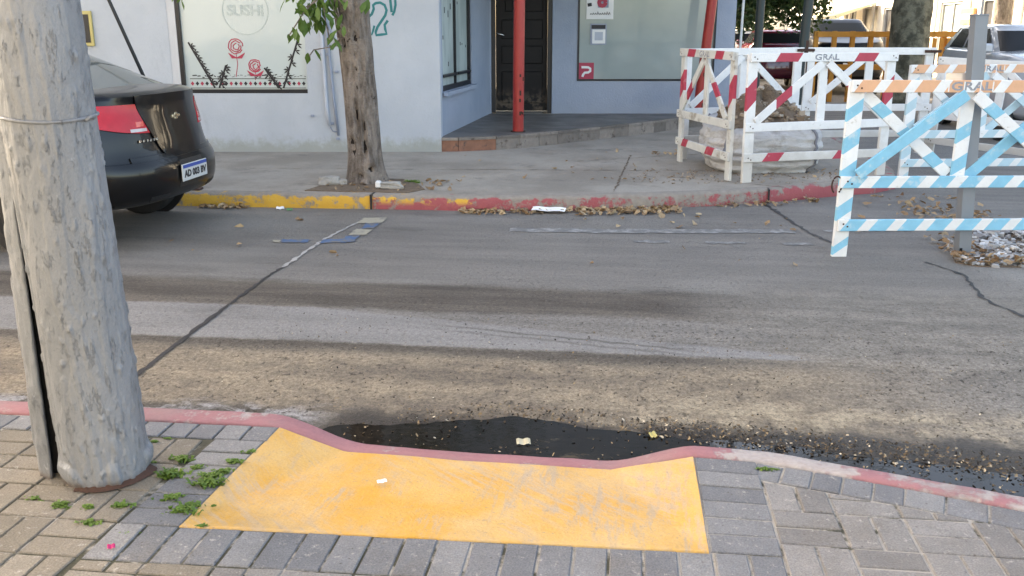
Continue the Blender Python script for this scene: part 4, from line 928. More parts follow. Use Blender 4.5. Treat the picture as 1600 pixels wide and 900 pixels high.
for px, py, k in [(640, 285, .8), (647, 284, .6), (652, 286, .5)]: p = at_z(px, py, ZF); spots.append((p.x, p.y, ZF, k))
blades('weeds', spots, M['weed'], .015, .04, 60, .035)

# ------------------------------------------------------------------ silver painted pole with its open sleeve
pb = Vector((-1.378, 2.885, ZS))
pole = empty('utility_pole', pb, 'thick utility pole under flaking silver paint in the near pavement', 'pole')
V, F = [], []; SEG, RG = 200, 420; PH = 3.6
for i in range(RG + 1):
    z = -.03 + PH * (i / RG) ** 1.35; r = .1375 - .0035 * z; cx = -.034 * z
    for k in range(SEG):
        a = 2 * math.pi * k / SEG; d = Vector((math.cos(a), math.sin(a), 0)); q = Vector((d.x * r, d.y * r, z))
        n = mnoise.noise(Vector((q.x * 30, q.y * 30, z * 4.2))); n2 = mnoise.noise(Vector((q.x * 60 + 7, q.y * 60, z * 26))); n3 = mnoise.noise(Vector((q.x * 9, q.y * 9, z * 3 + 5)))
        h = .0026 * sstep(.22, .28, n + .25 * n2) + .0042 * sstep(.48, .58, n2) + .0006 * n2 - .0026 * sstep(.26, .31, n3) + .003 * n3 + .0034 * sstep(.14, .24, mnoise.noise(Vector((q.x * 34 + 3, q.y * 34, z * 2.2))))
        h -= .006 * sstep(.035, .0, z) ; h += .012 * math.exp(-((z - .06) / .05) ** 2) * sstep(.1, .4, mnoise.noise(Vector((q.x * 14, q.y * 14, z * 10))))
        V.append(Vector((cx, 0, z)) + d * (r + h))
for i in range(RG):
    for k in range(SEG): F.append((i * SEG + k, i * SEG + (k + 1) % SEG, (i + 1) * SEG + (k + 1) % SEG, (i + 1) * SEG + k))
F.append(tuple(range(RG * SEG, RG * SEG + SEG))); meshobj('shaft', V, F, M['pole'], pole, None, True)
# sleeve: open half tube on the far left, its edge standing off the shaft
V, F = [], []; rg, sg = 200, 46
for sh in (0, 1):
    for i in range(rg + 1):
        z = -.02 + 3.2 * i / rg; lean = .004 * z
        for k in range(sg + 1):
            a = R(75 + 186 * k / sg); r = .094 - .004 * z - .010 * sh
            q = Vector((math.cos(a) * r, math.sin(a) * r, z)); n = mnoise.noise(Vector((q.x * 30, q.y * 30, z * 9))); n2 = mnoise.noise(Vector((q.x * 70, q.y * 70, z * 30)))
            V.append(Vector((-.156 + lean, .05, 0)) + q + Vector((math.cos(a), math.sin(a), 0)) * ((.0042 * sstep(.1, .18, n) + .003 * n2) * (1 - sh)))
o1 = (rg + 1) * (sg + 1)
for i in range(rg):
    for k in range(sg):
        a = i * (sg + 1) + k; F += [(a, a + 1, a + sg + 2, a + sg + 1), (o1 + a, o1 + a + sg + 1, o1 + a + sg + 2, o1 + a + 1)]
    a = i * (sg + 1); F.append((a, a + sg + 1, o1 + a + sg + 1, o1 + a)); a += sg; F.append((a, o1 + a, o1 + a + sg + 1, a + sg + 1))
meshobj('sleeve', V, F, M['pole'], pole, None, True)
mb = MB(); mb.box((-.222, .0, -.02), (-.08, .12, 2.9)); mb.obj('gap_shade_box', M['void'], pole)  # dark box painting the shade in the gap beside the sleeve
mb = MB(); pts = []
for k in range(49):
    a = 2 * math.pi * k / 48; z = at_y(70, 190, pb.y - .16).z - pb.z + .006 * math.sin(a * 2 + .6) ; r = .1375 - .0035 * z + .0035; pts.append((-.034 * z + math.cos(a) * r, math.sin(a) * r, z))
mb.tube(pts, .0052, 8, cap=False); mb.obj('wire_band', M['pole'], pole, None, True)
mb = MB(); z = at_y(152, 186, pb.y).z - pb.z; mb.tube([(-.034 * z + .130, -.05, z), (-.034 * z + .144, -.035, z + .012), (-.034 * z + .137, -.01, z + .004)], .006, 7); mb.obj('wire_twist', M['pole'], pole, None, True)
mb = MB()
for k in range(60):
    a = R(-112 + 125 * k / 59); r0, r1 = .131, .149 + .006 * mnoise.noise(Vector((k * .4, 0, 0))) + .012 * sstep(40, 55, k); mb.v += [Vector((math.cos(a) * r0, math.sin(a) * r0, .022)), Vector((math.cos(a) * r1, math.sin(a) * r1, .004))]
for k in range(59): mb.f.append([2 * k, 2 * k + 1, 2 * k + 3, 2 * k + 2]); mb.m.append(0)
mb.obj('rust_collar', M['rust'], pole, None, True)

# ------------------------------------------------------------------ barricades
def board(mb, L, h, th, cuts, slant, T, mdef=0):           # cuts: (x0, x1, material slot) painted bands with slanting ends
    xs = [(0, 0, mdef)]; cur = 0
    segs = []
    for (a, b, m) in sorted(cuts):
        if a > cur: segs.append((cur, a, mdef))
        segs.append((a, b, m)); cur = b
    if cur < L: segs.append((cur, L, mdef))
    sec = lambda x: 0 if x <= 1e-6 or x >= L - 1e-6 else slant
    b = .003
    for (a, c, m) in segs:
        ring = []
        for x in (a, c):
            s_ = sec(x); ring += [(max(0, min(L, x - s_ / 2)), -th / 2, -h / 2 + b), (max(0, min(L, x + s_ / 2)), -th / 2, h / 2 - b), (max(0, min(L, x + s_ / 2)), -th / 2 + b, h / 2), (max(0, min(L, x + s_ / 2)), th / 2 - b, h / 2), (max(0, min(L, x + s_ / 2)), th / 2, h / 2 - b), (max(0, min(L, x - s_ / 2)), th / 2, -h / 2 + b), (max(0, min(L, x - s_ / 2)), th / 2 - b, -h / 2), (max(0, min(L, x - s_ / 2)), -th / 2 + b, -h / 2)]
        fs = [(k, (k + 1) % 8, 8 + (k + 1) % 8, 8 + k) for k in range(8)]
        if a <= 1e-6: fs.append(tuple(range(8))[::-1])
        if c >= L - 1e-6: fs.append(tuple(range(8, 16)))
        mb.add([T @ Vector(v) for v in ring], fs, m)
def bands(L, n, duty, m, start=0.0):
    p = L / n; return [(start + p * i + p * (1 - duty) / 2, min(L, start + p * i + p * (1 + duty) / 2), m) for i in range(n) if start + p * i < L]
def barricade(label, p0, p1, z0, Hh, style, group='timber barricades round the roadworks', lean=0.0, text=True, ltxt='GRAL', z1=None):
    p0, p1 = Vector((p0[0], p0[1], z0)), Vector((p1[0], p1[1], z1 if z1 is not None else z0)); d = p1 - p0; Wd = Vector((d.x, d.y, 0)).length
    e = empty('barricade', p0, label, 'barricade', math.atan2(d.y, d.x), group)
    tilt = math.atan2(d.z, Wd); e.rotation_euler = (lean, -tilt, math.atan2(d.y, d.x))
    wm = {'red': M['wood_white'], 'soil': M['wood_dirty'], 'back': M['wood_white'], 'blue': M['wood_clean'], 'pale': M['wood_clean']}[style]
    mats = [wm, M['p_red'], {'pale': M['p_pale']}.get(style, M['p_blue']), M['p_orange']]
    XR = Matrix.Rotation(0, 4, 'X')
    def bd(name, a, b, h, th, y, cuts=(), slant=.06, m=0):
        jt = lambda: random.gauss(0, .0045)
        a, b = Vector((a[0] + jt(), 0, a[1] + jt() * (name != 'post'))), Vector((b[0] + jt(), 0, b[1] + jt())); L = (b - a).length; ang = math.atan2(b.z - a.z, b.x - a.x)
        T = Matrix.Translation((a.x, y, a.z)) @ Matrix.Rotation(-ang, 4, 'Y'); mb = MB(); board(mb, L, h, th, list(cuts), slant, T, m); return mb.obj(name, mats, e)
    ph, rh = .105, .082; zt, zm, zb = Hh - rh / 2 - .005, Hh * .435, Hh * .19; hw = ph / 2
    blue = style in ('blue', 'pale')
    def pc(L): return [(L * .04, L * .09, 2), (L * .24, L * .32, 2), (L * .44, L * .53, 2), (L * .62, L * .71, 2), (L * .80, L * .87, 2)] if blue else ([(L * .60, L * .78, 1)] if style in ('red', 'soil') else [])
    for x in (hw, Wd - hw): bd('post', (x, 0), (x, Hh - .012), ph, .034, 0, pc(Hh), -.075 if blue else -.10)
    if blue:
        tc = [(a, b, 3) for a, b, _ in bands(Wd, 8, .62, 3)]; mc = bands(Wd, 8, .56, 2); bc = bands(Wd, 8, .60, 2)
    elif style in ('red', 'soil'):
        tc = [(Wd * .17, Wd * .32, 1), (Wd * .70, Wd * .84, 1)]; mc = []; bc = [(Wd * .14, Wd * .25, 1), (Wd * .62, Wd * .76, 1)]
    else: tc = mc = bc = []
    y1 = -.031
    tr_ = bd('top_rail', (0, zt), (Wd, zt), rh, .024, y1, tc, .05 if style != 'soil' else .045)
    bd('rail', (-.012, zm), (Wd + .012, zm), rh, .024, y1, mc, .06); bd('rail', (-.006, zb), (Wd + .006, zb), rh, .024, y1, bc, .06)
    xm = Wd / 2; bw = .078
    bd('centre_post', (xm, zm - rh / 2 + .01), (xm, zt + rh / 2 - .01), ph * .9, .026, .001, [(.10, .20, 2), (.32, .42, 2)] if blue else [], -.06)
    L = math.hypot(xm - .15, zt - zm)
    bc1 = [] if blue else ([(L * .28, L * .50, 1)] if style in ('red', 'soil') else [])
    bb = [(L * .12, L * .24, 2), (L * .40, L * .52, 2), (L * .68, L * .80, 2)] if blue else []
    bd('brace', (.10, zm + .055), (xm - .035, zt - .055), bw, .022, y1 - .001 if not blue else y1 - .0245, bc1, .05, 2 if blue else 0)
    if blue:
        bd('brace', (xm + .035, zt - .055), (Wd - .10, zm + .055), bw, .022, y1 - .0245, bb, .02)
        bd('brace', (.12, zt - .06), (xm - .06, zm + .05), bw, .022, .027, bb, .02); bd('brace', (xm + .03, zm - .01), (Wd - .12, zt - .05), bw, .022, .027, [], .02, 2)
    else:
        bd('brace', (xm + .035, zt - .055), (Wd - .10, zm + .055), bw, .022, y1 - .001, [(L * .36, L * .58, 1)] if style in ('red', 'soil') else [], .05)
    if style in ('red', 'soil', 'blue', 'pale') and text:
        T = Matrix.Translation((xm, y1 - .0125, zt)) @ UPR; text_mesh('stencil_lettering', ltxt, .078, M['stencil'], tr_, T, .0008, .002, 1.45)
        mb = MB()
        for dx_ in (-.155, -.05, .06, .145):                    # the bridges that break a stencilled letter
            mb.box((xm + dx_ - .005, y1 - .0137, zt - .034), (xm + dx_ + .003, y1 - .0121, zt + .034))
        tag(mb.obj('stencil_gap', wm, tr_), kind='stuff')
    mb = MB()
    for x in (hw, Wd - hw):
        for z in (zt, zm, zb):
            for s_ in (-.014, .016): mb.bev((x + s_ - .006, y1 - .0165, z - .006 - s_ * .6), (x + s_ + .006, y1 - .0122, z + .006 - s_ * .6), .002)
    tag(mb.obj('bolts', M['rust'], e), kind='stuff')
    return e
pD = at_z(1303, 398, 0)
D = barricade('light blue and white barricade with an orange top rail, nearest the camera', (2.30, 6.48), (3.93, 6.49), 0, 1.24, 'blue', lean=R(1))
barricade('faded blue and orange barricade standing behind the nearest blue one', (4.03, 9.66), (5.7, 9.80), 0, 1.235, 'pale')
Bq = barricade('white barricade with red bands and stencilled letters in front of the bulk bag', (2.235, 9.02), (3.84, 9.56), ZF, 1.23, 'red')
barricade('soiled white barricade with red bands set end-on at the left of the bulk bag', (1.90, 10.60), (2.15, 9.13), ZF, 1.245, 'soil', ltxt='GRAL')
c1 = barricade('plain white barricade behind the bulk bag, nearer the building', (1.93, 10.75), (3.42, 11.28), ZF, 1.25, 'back')
c2 = barricade('plain white barricade behind the bulk bag, in front of the big trunk', (3.47, 11.30), (5.02, 11.36), ZF, 1.25, 'back', z1=ZF)
barricade('plain white barricade slanting in front of the silver car', (5.06, 11.40), (6.0, 10.15), .06, 1.22, 'back', z1=0)
mb = MB(); mb.bev((-.13, -.066, -.016), (.13, -.054, .016), .003); mb.bev((-.018, -.0655, -.12), (.018, -.0545, .11), .003); h_ = mb.obj('rusty_hinge', M['rust'], c1); h_.location = (1.6, 0, 1.215)
mb = MB(); mb.bev((-.10, -.066, -.016), (.10, -.054, .016), .003); mb.tube([(.02, -.06, -.01), (.02, -.06, -.30)], .006, 6); h3_ = mb.obj('rusty_hinge', M['rust'], c2); h3_.location = (1.5, 0, 1.2)
mb = MB(); mb.tube([(0, 0, 0), (0, 0, -.3)], .008, 7); h2 = mb.obj('rusty_bolt', M['rust'], c1); h2.location = (1.62, -.05, 1.12)
mb = MB(); pts = [(.035 * math.cos(R(a)), 0, .06 * math.sin(R(a))) for a in range(-60, 250, 12)]; mb.tube(pts, .006, 7)
wl = mb.obj('wire_loop', M['rust'], D, None, True); wl.location = (-.03, -.03, .52)
# grey steel post and thin rod
b = at_z(1503, 397, 0); t = at_y(1530, 24, b.y); post = empty('steel_post', b, 'square grey steel post with a thin rod on top in the rubble patch', 'post')
d = t - b; mb = MB(); hw = .043
mb.add([Vector((sx * hw, sy * hw, -.02)) for sx, sy in ((-1, -1), (1, -1), (1, 1), (-1, 1))] + [d + Vector((sx * hw, sy * hw, 0)) for sx, sy in ((-1, -1), (1, -1), (1, 1), (-1, 1))], [(0, 1, 5, 4), (1, 2, 6, 5), (2, 3, 7, 6), (3, 0, 4, 7), (4, 5, 6, 7)]); mb.obj('shaft', M['steel'], post)
mb = MB(); T = Matrix.Translation(d); mb.bev((-.047, -.047, -.004), (.047, .047, .008), .003, T); mb.obj('cap', M['steel'], post)
mb = MB(); mb.tube([d + Vector((.01, 0, .008)), d + Vector((.035, 0, .9))], .007, 8); mb.obj('rod', M['steel'], post)
mb = MB(); mb.bev(Vector((-.043, -.05, .03)), Vector((-.025, -.043, .055)), .002); mb.obj('bolt_hole_shade', M['void'], post)  # dark block standing in for the shade in a hole

# ------------------------------------------------------------------ bulk bag full of rubble
bag = empty('bulk_bag', (2.68, 10.12, ZF), 'slumped white woven bulk bag full of brown rubble behind the white barricades', 'bag')
V, F = [], []; sg, rg = 120, 44; BH = .50
def bagpt(a, t):
    ca, sa = math.cos(a), math.sin(a); n = 3.4; k = (abs(ca) ** n + abs(sa) ** n) ** (-1 / n); z = BH * t
    bul = 1 + .10 * math.sin(math.pi * min(1, t * 1.05)) - .10 * (1 - t) ** 3 - .06 * sstep(.85, 1, t)
    fold = .035 * mnoise.noise(Vector((ca * 1.5, sa * 1.5, z * 16))) + .022 * mnoise.noise(Vector((ca * 5, sa * 5, z * 9 + 3))) + .012 * mnoise.noise(Vector((ca * 11, sa * 11, z * 26)))
    crease = -.02 * math.exp(-((t - .42 - .08 * ca) / .05) ** 2)
    r = .565 * k * bul + fold + crease; rim = .05 * mnoise.noise(Vector((ca * 2, sa * 2, 8))) + .04 * sa
    return Vector((ca * r, sa * r * .92, z + rim * t))
for i in range(rg + 1):
    for k in range(sg): V.append(bagpt(2 * math.pi * k / sg, i / rg))
for k in range(sg): p = bagpt(2 * math.pi * k / sg, 1); V.append(Vector((p.x * .93, p.y * .93, p.z - .06)))
for i in range(rg + 1):
    for k in range(sg): F.append((i * sg + k, i * sg + (k + 1) % sg, (i + 1) * sg + (k + 1) % sg, (i + 1) * sg + k))
meshobj('bag_wall', V, F, M['bag'], bag, None, True)
for a in (-2.3, -.85, .75, 2.4):
    mb = MB(); pts = [bagpt(a + .02 * math.sin(t * 9), t) * 1.004 + Vector((math.cos(a), math.sin(a), 0)) * .006 for t in [i / 14 for i in range(15)]]; mb.tube(pts, .016, 6); mb.obj('lifting_strap', M['strap'], bag, None, True)
mb = MB(); rs = random.Random(5); NR = 26
V, F = [], []
for i in range(NR + 1):
    for k in range(64):
        a = 2 * math.pi * k / 64; f = i / NR; p = bagpt(a, .93); z = BH * .86 + .35 * (1 - f ** 1.7) * (1 + .25 * math.sin(a * 2 + 1)) + .05 * mnoise.noise(Vector((p.x * f * 6, p.y * f * 6, 0))) + .025 * mnoise.noise(Vector((p.x * f * 18, p.y * f * 18, 3)))
        V.append(Vector((p.x * f * .95, p.y * f * .95, z)))
for i in range(NR):
    for k in range(64): F.append((i * 64 + k, (i + 1) * 64 + k, (i + 1) * 64 + (k + 1) % 64, i * 64 + (k + 1) % 64))
meshobj('soil_heap', V, F, M['soil'], bag, None, True)
def stone_cluster(pts, smin, smax, flat=.7, seed=1):
    rs = random.Random(seed); mb = MB()
    base = [(-1, -1, -1), (1, -1, -1), (1, 1, -1), (-1, 1, -1), (-1, -1, 1), (1, -1, 1), (1, 1, 1), (-1, 1, 1)]
    for p in pts:
        s_ = rs.uniform(smin, smax) * (1.7 if rs.random() < .08 else 1); T = Matrix.Translation(p) @ Matrix.Rotation(rs.uniform(0, 6.28), 4, 'Z') @ Matrix.Rotation(rs.uniform(-.6, .6), 4, 'X')
        sc = (rs.uniform(.6, 1.2), rs.uniform(.5, 1), rs.uniform(.35, .8) * flat)
        vs = [T @ Vector([c * s_ * k * rs.uniform(.45, 1.0) for c, k in zip(v, sc)]) for v in base]
        mb.add(vs, [(0, 3, 2, 1), (4, 5, 6, 7), (0, 1, 5, 4), (1, 2, 6, 5), (2, 3, 7, 6), (3, 0, 4, 7)])
    return mb
pts = []
for _ in range(420):
    a = rs.uniform(0, 6.28); f = math.sqrt(rs.random()) * .97; p = bagpt(a, .93); z = BH * .86 + .33 * (1 - f ** 1.7) * (1 + .25 * math.sin(a * 2 + 1)) + rs.uniform(-.005, .03); pts.append(Vector((p.x * f * .95, p.y * f * .95, z)))
o = stone_cluster(pts, .008, .042, 1, 3).obj('rubble', M['rubble'], bag); tag(o, kind='stuff')
# loose soil around the barricades
pts = [Vector((1.2 + rs.random() * 2.4, 8.95 + rs.random() * 1.0, ZF + .004)) for _ in range(420)]
o = stone_cluster([p for p in pts if True], .004, .012, .8, 9).obj('soil_crumbs', M['rubble']); tag(o, kind='stuff')

# rubble patch in the trench right of the steel post
TP = [(2.30, 6.60), (2.42, 6.50), (2.75, 6.52), (4.2, 6.9), (4.6, 8.2), (3.9, 8.7), (3.3, 8.2), (2.7, 7.6), (2.42, 7.2)]
def inpoly(p, poly):
    c = False
    for (x1, y1), (x2, y2) in zip(poly, poly[1:] + poly[:1]):
        if (y1 > p[1]) != (y2 > p[1]) and p[0] < (x2 - x1) * (p[1] - y1) / (y2 - y1) + x1: c = not c
    return c
mb = MB(); mb.prism(TP, -.02, .006); street_obj('trench_fill', mb, M['soil'], kind='structure')
pts = []
while len(pts) < 3000:
    p = (rs.uniform(2.2, 4.6), rs.uniform(6.4, 8.7))
    if inpoly(p, TP): pts.append(W(p[0], p[1], .008 + .04 * max(0, mnoise.noise(Vector((p[0] * 3, p[1] * 3, 0))) + .3)))
o = stone_cluster(pts, .007, .03, .8, 12).obj('stone_chips', M['stones']); tag(o, kind='stuff')

# fallen leaves
fk = lambda u: interp(FK, u)
litter('fallen_leaves', [(-1.45, -.72, lambda u: fk(u) - .03, lambda u: fk(u) - .2, 110), (-.42, .5, lambda u: fk(u) - .02, lambda u: fk(u) - .3, 270), (-.75, -.4, lambda u: fk(u) - .02, lambda u: fk(u) - .15, 25), (-3.85, -3.4, lambda u: fk(u) - .03, lambda u: fk(u) - .13, 50), (.8, 1.9, lambda u: fk(u) - .03, lambda u: fk(u) - .25, 50), (-.6, 2.4, 7.5, 8.2, 24), (-4, 2, 6.2, 7.5, 14)], M['litter_leaf'], .007, .045, .006, .8)
litter('fallen_leaves', [(2.3, 2.75, 6.5, 6.75, 60), (2.3, 2.6, 6.7, 7.5, 50), (2.5, 3.1, 7.7, 8.7, 110), (2.2, 3.3, 8.2, 9.4, 50), (2.7, 4.3, 6.6, 8, 110)], M['litter_leaf'], .015, .045, .02, .7)
litter('fallen_leaves', [(-.3, .15, 11.3, 11.9, 3), (.0, .8, 11.6, 12.2, 4), (-1.9, 1.6, 9, 11, 26), (.3, .7, 11.2, 11.5, 16), (-2.9, -1.9, 8.25, 8.9, 40), (-1.95, -1.6, 8.4, 9.0, 24), (1.0, 2.3, 9.6, 10.6, 30)], M['litter_leaf'], .012, .04, ZF + .004, .6)
# single bits of litter
def flake(name, p, size, mat, label, cat, rz=0, curl=.12):
    n = 6; V, F = [], []
    for i in range(n + 1):
        for j in range(4):
            x, y = (i / n - .5) * size[0], (j / 3 - .5) * size[1] * (1 - .25 * abs(i / n - .5)); V.append((x, y, .006 + curl * size[1] * (j / 3) ** 2 + .25 * size[1] * curl * math.sin(i * 1.7)))
    for i in range(n):
        for j in range(3): F.append((i * 4 + j, (i + 1) * 4 + j, (i + 1) * 4 + j + 1, i * 4 + j + 1))
    o = meshobj(name, V, F, mat, None, p); o.rotation_euler = (0, 0, rz); return tag(o, label, cat)
M['litter_pale'] = plain('pale_leaf', (.46, .41, .29), .6, .2)
flake('paper_scrap', at_z(857, 332, 0) + Vector((0, -.02, .022)), (.30, .11), M['paper'], 'long white paper strip among dry leaves at the far red kerb', 'litter', R(-12), .15)
flake('dry_leaf', at_z(818, 694, .006), (.055, .03), M['litter_pale'], 'pale yellowish leaf floating in the dark gutter puddle', 'leaf', .1, .4)
M['x'] = None; M['yellow_leaf'] = plain('yellow_leaf', (.5, .42, .16), .6, .2); flake('dry_leaf', at_z(1021, 683, .006), (.035, .025), M['yellow_leaf'], 'small yellow leaf in the puddle near its wide right end', 'leaf', .6, .5)
flake('paper_scrap', at_z(597, 755, .06), (.034, .016), M['paper'], 'tiny white scrap lying on the yellow ramp', 'litter', .4, .3)
flake('paper_scrap', at_z(438, 327, 0), (.07, .05), M['paper'], 'crumpled white wrapper at the yellow kerb', 'litter', .3, .3)
M['green_wrap'] = plain('green_wrapper', (.08, .25, .1), .4, .2); flake('wrapper', at_z(452, 329, 0), (.06, .035), M['green_wrap'], 'small green wrapper beside the white one at the yellow kerb', 'litter', -.3, .3)
M['petal'] = plain('magenta_petal', (.42, .02, .12), .6, .2); flake('petal', at_z(174, 858, ZS), (.022, .014), M['petal'], 'magenta petal on a grey paver in the near left corner', 'petal', .3, .5)
# guy cable running down to the far pavement
g0 = at_z(305, 296, ZF); g1 = at_y(170, 0, g0.y + .35); d = (g1 - g0); g1 = g0 + d * 3
e = empty('guy_cable', g0, 'black guy cable slanting up from the pavement behind the black sedan', 'cable'); mb = MB(); mb.tube([(0, 0, 0), (g1 - g0) * .5, g1 - g0], .016, 8); mb.obj('cable', M['cable'], e, None, True); mb = MB(); mb.bev((-.06, -.06, -.01), (.06, .06, .015), .005); mb.obj('anchor_plate', M['rust'], e)

# ------------------------------------------------------------------ cars: x runs forward from the rear bumper, y to the left
def car(name, label, color, loc, heading, L=4.25, Wd=1.70, Hh=1.48, kind='sedan', group=None, detail=False, lightlab=None):
    e = empty(name, loc, label, 'car', heading, group)
    k = Hh / 1.48; suv = kind != 'sedan'
    dk = 1.12 if not suv else 1.12 * k; hd = .98 if not suv else 1.08 * k
    if kind == 'sedan':
        lev = [(.29, .16, .76), (.325, .06, .83), (.39, .015, .852), (.48, .0, .858), (.58, .005, .86), (.645, .035, .86), (.72, .06, .858), (.80, .075, .852), (.90, .095, .84), (1.0, .115, .82), (1.06, .115, .80), (1.10, .105, .775), (1.122, .14, .745)]
    else:
        lev = [(.30, .14, .76), (.36, .05, .83), (.45, .01, .852), (.56, .0, .86), (.70, .02, .86), (.82, .05, .855), (.92, .06, .85), (1.02, .07, .835), (1.10, .09, .81), (1.13, .11, .79)]
        lev = [(z * k, r, w_) for z, r, w_ in lev]
    sw_ = Wd / 1.70; lev = [(z, r, w_ * sw_) for z, r, w_ in lev]; zm = lev[-1][0]
    NQ = 14
    key = list(lev)
    def prof(z):                                              # smooth curve through the key sections
        if z <= key[0][0]: return key[0][1], key[0][2]
        for i in range(len(key) - 1):
            if z <= key[i + 1][0]:
                a, b = key[i], key[i + 1]; p, q = key[max(0, i - 1)], key[min(len(key) - 1, i + 2)]; h = b[0] - a[0]; t = (z - a[0]) / h; out = []
                for c in (1, 2):
                    m0 = (b[c] - p[c]) / max(1e-6, b[0] - p[0]) * h * .9; m1 = (q[c] - a[c]) / max(1e-6, q[0] - a[0]) * h * .9
                    out.append((2 * t**3 - 3 * t**2 + 1) * a[c] + (t**3 - 2 * t**2 + t) * m0 + (-2 * t**3 + 3 * t**2) * b[c] + (t**3 - t**2) * m1)
                return out
        return key[-1][1], key[-1][2]
    lev = [(z, *prof(z)) for z in [key[0][0] + (key[-1][0] - key[0][0]) * i / 34 for i in range(35)]]
    def zdrop(x, z):                                          # the bonnet falls towards the front
        t = sstep(L * .60, L, x); return z - (dk - hd + .12 * t) * t * sstep(.5, 1.12, z) * (1 if z > .5 else 0)
    def rearpt(z, ph, off=0.0):                                # ph in degrees, -90..90, 0 is the middle of the tail
        r, w_ = prof(z); p = R(ph); n = 2 / 2.9; Lr = .62
        c, s_ = math.cos(p), math.sin(p); cx = abs(c) ** n; sy = math.copysign(abs(s_) ** n, s_); x = r + Lr * (1 - cx); y = w_ * sy
        nx, ny = -(abs(c) ** (2 - n)) / Lr, math.copysign(abs(s_) ** (2 - n), s_) / w_; ln = math.hypot(nx, ny); return Vector((x + nx / ln * off, y + ny / ln * off, z))
    def frontpt(z, ph):
        r, w_ = prof(z); p = R(ph); n = 2 / 2.7; Lf = .8; c, s_ = math.cos(p), math.sin(p)
        return Vector((L - r * .8 - Lf * (1 - abs(c) ** n), w_ * math.copysign(abs(s_) ** n, s_), z))
    ring = lambda z: [rearpt(z, -90 + 180 * i / (2 * NQ)) for i in range(2 * NQ + 1)] + [frontpt(z, 90 - 180 * i / (2 * NQ)) for i in range(2 * NQ + 1)]
    V, F = [], []; nr = 4 * NQ + 2
    for z, r, w_ in lev:
        for p in ring(z): V.append(Vector((p.x, p.y, zdrop(p.x, p.z))))
    for i in range(len(lev) - 1):
        for q in range(nr): F.append((i * nr + q, (i + 1) * nr + q, (i + 1) * nr + (q + 1) % nr, i * nr + (q + 1) % nr))
    top = ring(zm); prev = (len(lev) - 1) * nr
    for f, dz in ((.96, .008), (.8, .022), (.5, .03), (.02, .034)):
        b = len(V)
        for p in top: x, y = L / 2 + (p.x - L / 2) * (1 - (1 - f) * .4), p.y * f; V.append(Vector((x, y, zdrop(x, zm) + dz)))
        for q in range(nr): F.append((prev + q, b + q, b + (q + 1) % nr, prev + (q + 1) % nr))
        prev = b
    F.append(tuple(range(nr))); body = meshobj('body', V, F, color, e, None, False); shade_auto(body, 50)
    # cabin
    if kind == 'sedan': xb = (.36, L - 1.12); xt = (1.16, L - 2.02)
    elif kind == 'van': xb = (.10, L - .75); xt = (.22, L - 1.5)
    else: xb = (.13, L - 1.15); xt = (.35, L - 1.95)
    zb_, zt_ = zm - .02, Hh - .05; NC = 12
    def cabring(t):
        x0, x1 = xb[0] + (xt[0] - xb[0]) * t, xb[1] + (xt[1] - xb[1]) * t; z = zb_ + (zt_ - zb_) * t; w_ = (.77 - .17 * t) * sw_; out = []
        for sx in (0, 1):
            for i in range(NC + 1):
                ph = R(-90 + 180 * i / NC) * (1 if sx == 0 else -1); n = 2 / 4.2; c, s_ = abs(math.cos(ph)) ** n, math.copysign(abs(math.sin(ph)) ** n, math.sin(ph))
                x = x0 + .30 * (1 - c) if sx == 0 else x1 - .45 * (1 - c); zz = z - (zdrop(0, zm) - zdrop(x, zm)) * (1 - t) - (.05 * (1 - t) if sx == 1 else 0); out.append(Vector((x, w_ * s_, zz)))
        return out
    NT_ = 7; V, F = [], []; nc = 2 * NC + 2; rings = [cabring(t / NT_) for t in range(NT_ + 1)]
    for rg_ in rings: V += rg_
    gl = {'rear_window': [], 'windscreen': [], 'side_window': []}
    for i in range(NT_):
        for q in range(nc):
            f = (i * nc + q, (i + 1) * nc + q, (i + 1) * nc + (q + 1) % nc, i * nc + (q + 1) % nc)
            c = sum((V[j] for j in f), Vector((0, 0, 0))) / 4; inz = 1 <= i <= NT_ - 2 or (detail and i == 0)
            part = None
            if inz and 1 <= q <= NC - 2 : part = 'rear_window'
            if inz and NC + 2 <= q <= 2 * NC - 1: part = 'windscreen'
            if part: gl[part].append(f)
            else: F.append(f)
    pr_ = (NT_) * nc
    for f_2, dz in ((.9, .03), (.6, .045), (.02, .05)):
        b = len(V); xm_ = (xt[0] + xt[1]) / 2
        for p in rings[-1]: V.append(Vector((xm_ + (p.x - xm_) * f_2, p.y * f_2, p.z + dz)))
        for q in range(nc): F.append((pr_ + q, b + q, b + (q + 1) % nc, pr_ + (q + 1) % nc))
        pr_ = b
    roof = meshobj('cabin', V, F, color, e); shade_auto(roof, 30)
    for nm in ('rear_window', 'windscreen'):
        ids = sorted({j for f in gl[nm] for j in f}); mp = {j: n_ for n_, j in enumerate(ids)}
        if ids: o = meshobj(nm, [V[j] for j in ids], [tuple(mp[j] for j in f) for f in gl[nm]], M['glass_pale'] if (detail and nm == 'rear_window') else M['glass_far'], e, None, True)
    # side windows: panels a little proud of the cabin side
    for sgn in (1, -1):
        x0, x1 = xb[0] + .30, xb[1] - .45
        for a, b_ in ((.06, .36), (.40, .66), (.70, .97)):
            vs = []
            for t in (.12, .92):
                xa, xz = xb[0] + .28 + (xt[0] - xb[0]) * t, xb[1] - .42 + (xt[1] - xb[1]) * t; w_ = (.77 - .17 * t) * sw_ + .004; z = zb_ + (zt_ - zb_) * t
                for f_ in (a, b_): vs.append(Vector((xa + (xz - xa) * f_, sgn * w_, z - (0 if t > .5 else (zdrop(0, zm) - zdrop(xa + (xz - xa) * f_, zm))))))
            o = meshobj('side_window', vs, [(0, 1, 3, 2) if sgn < 0 else (0, 2, 3, 1)], M['glass_far'], e)
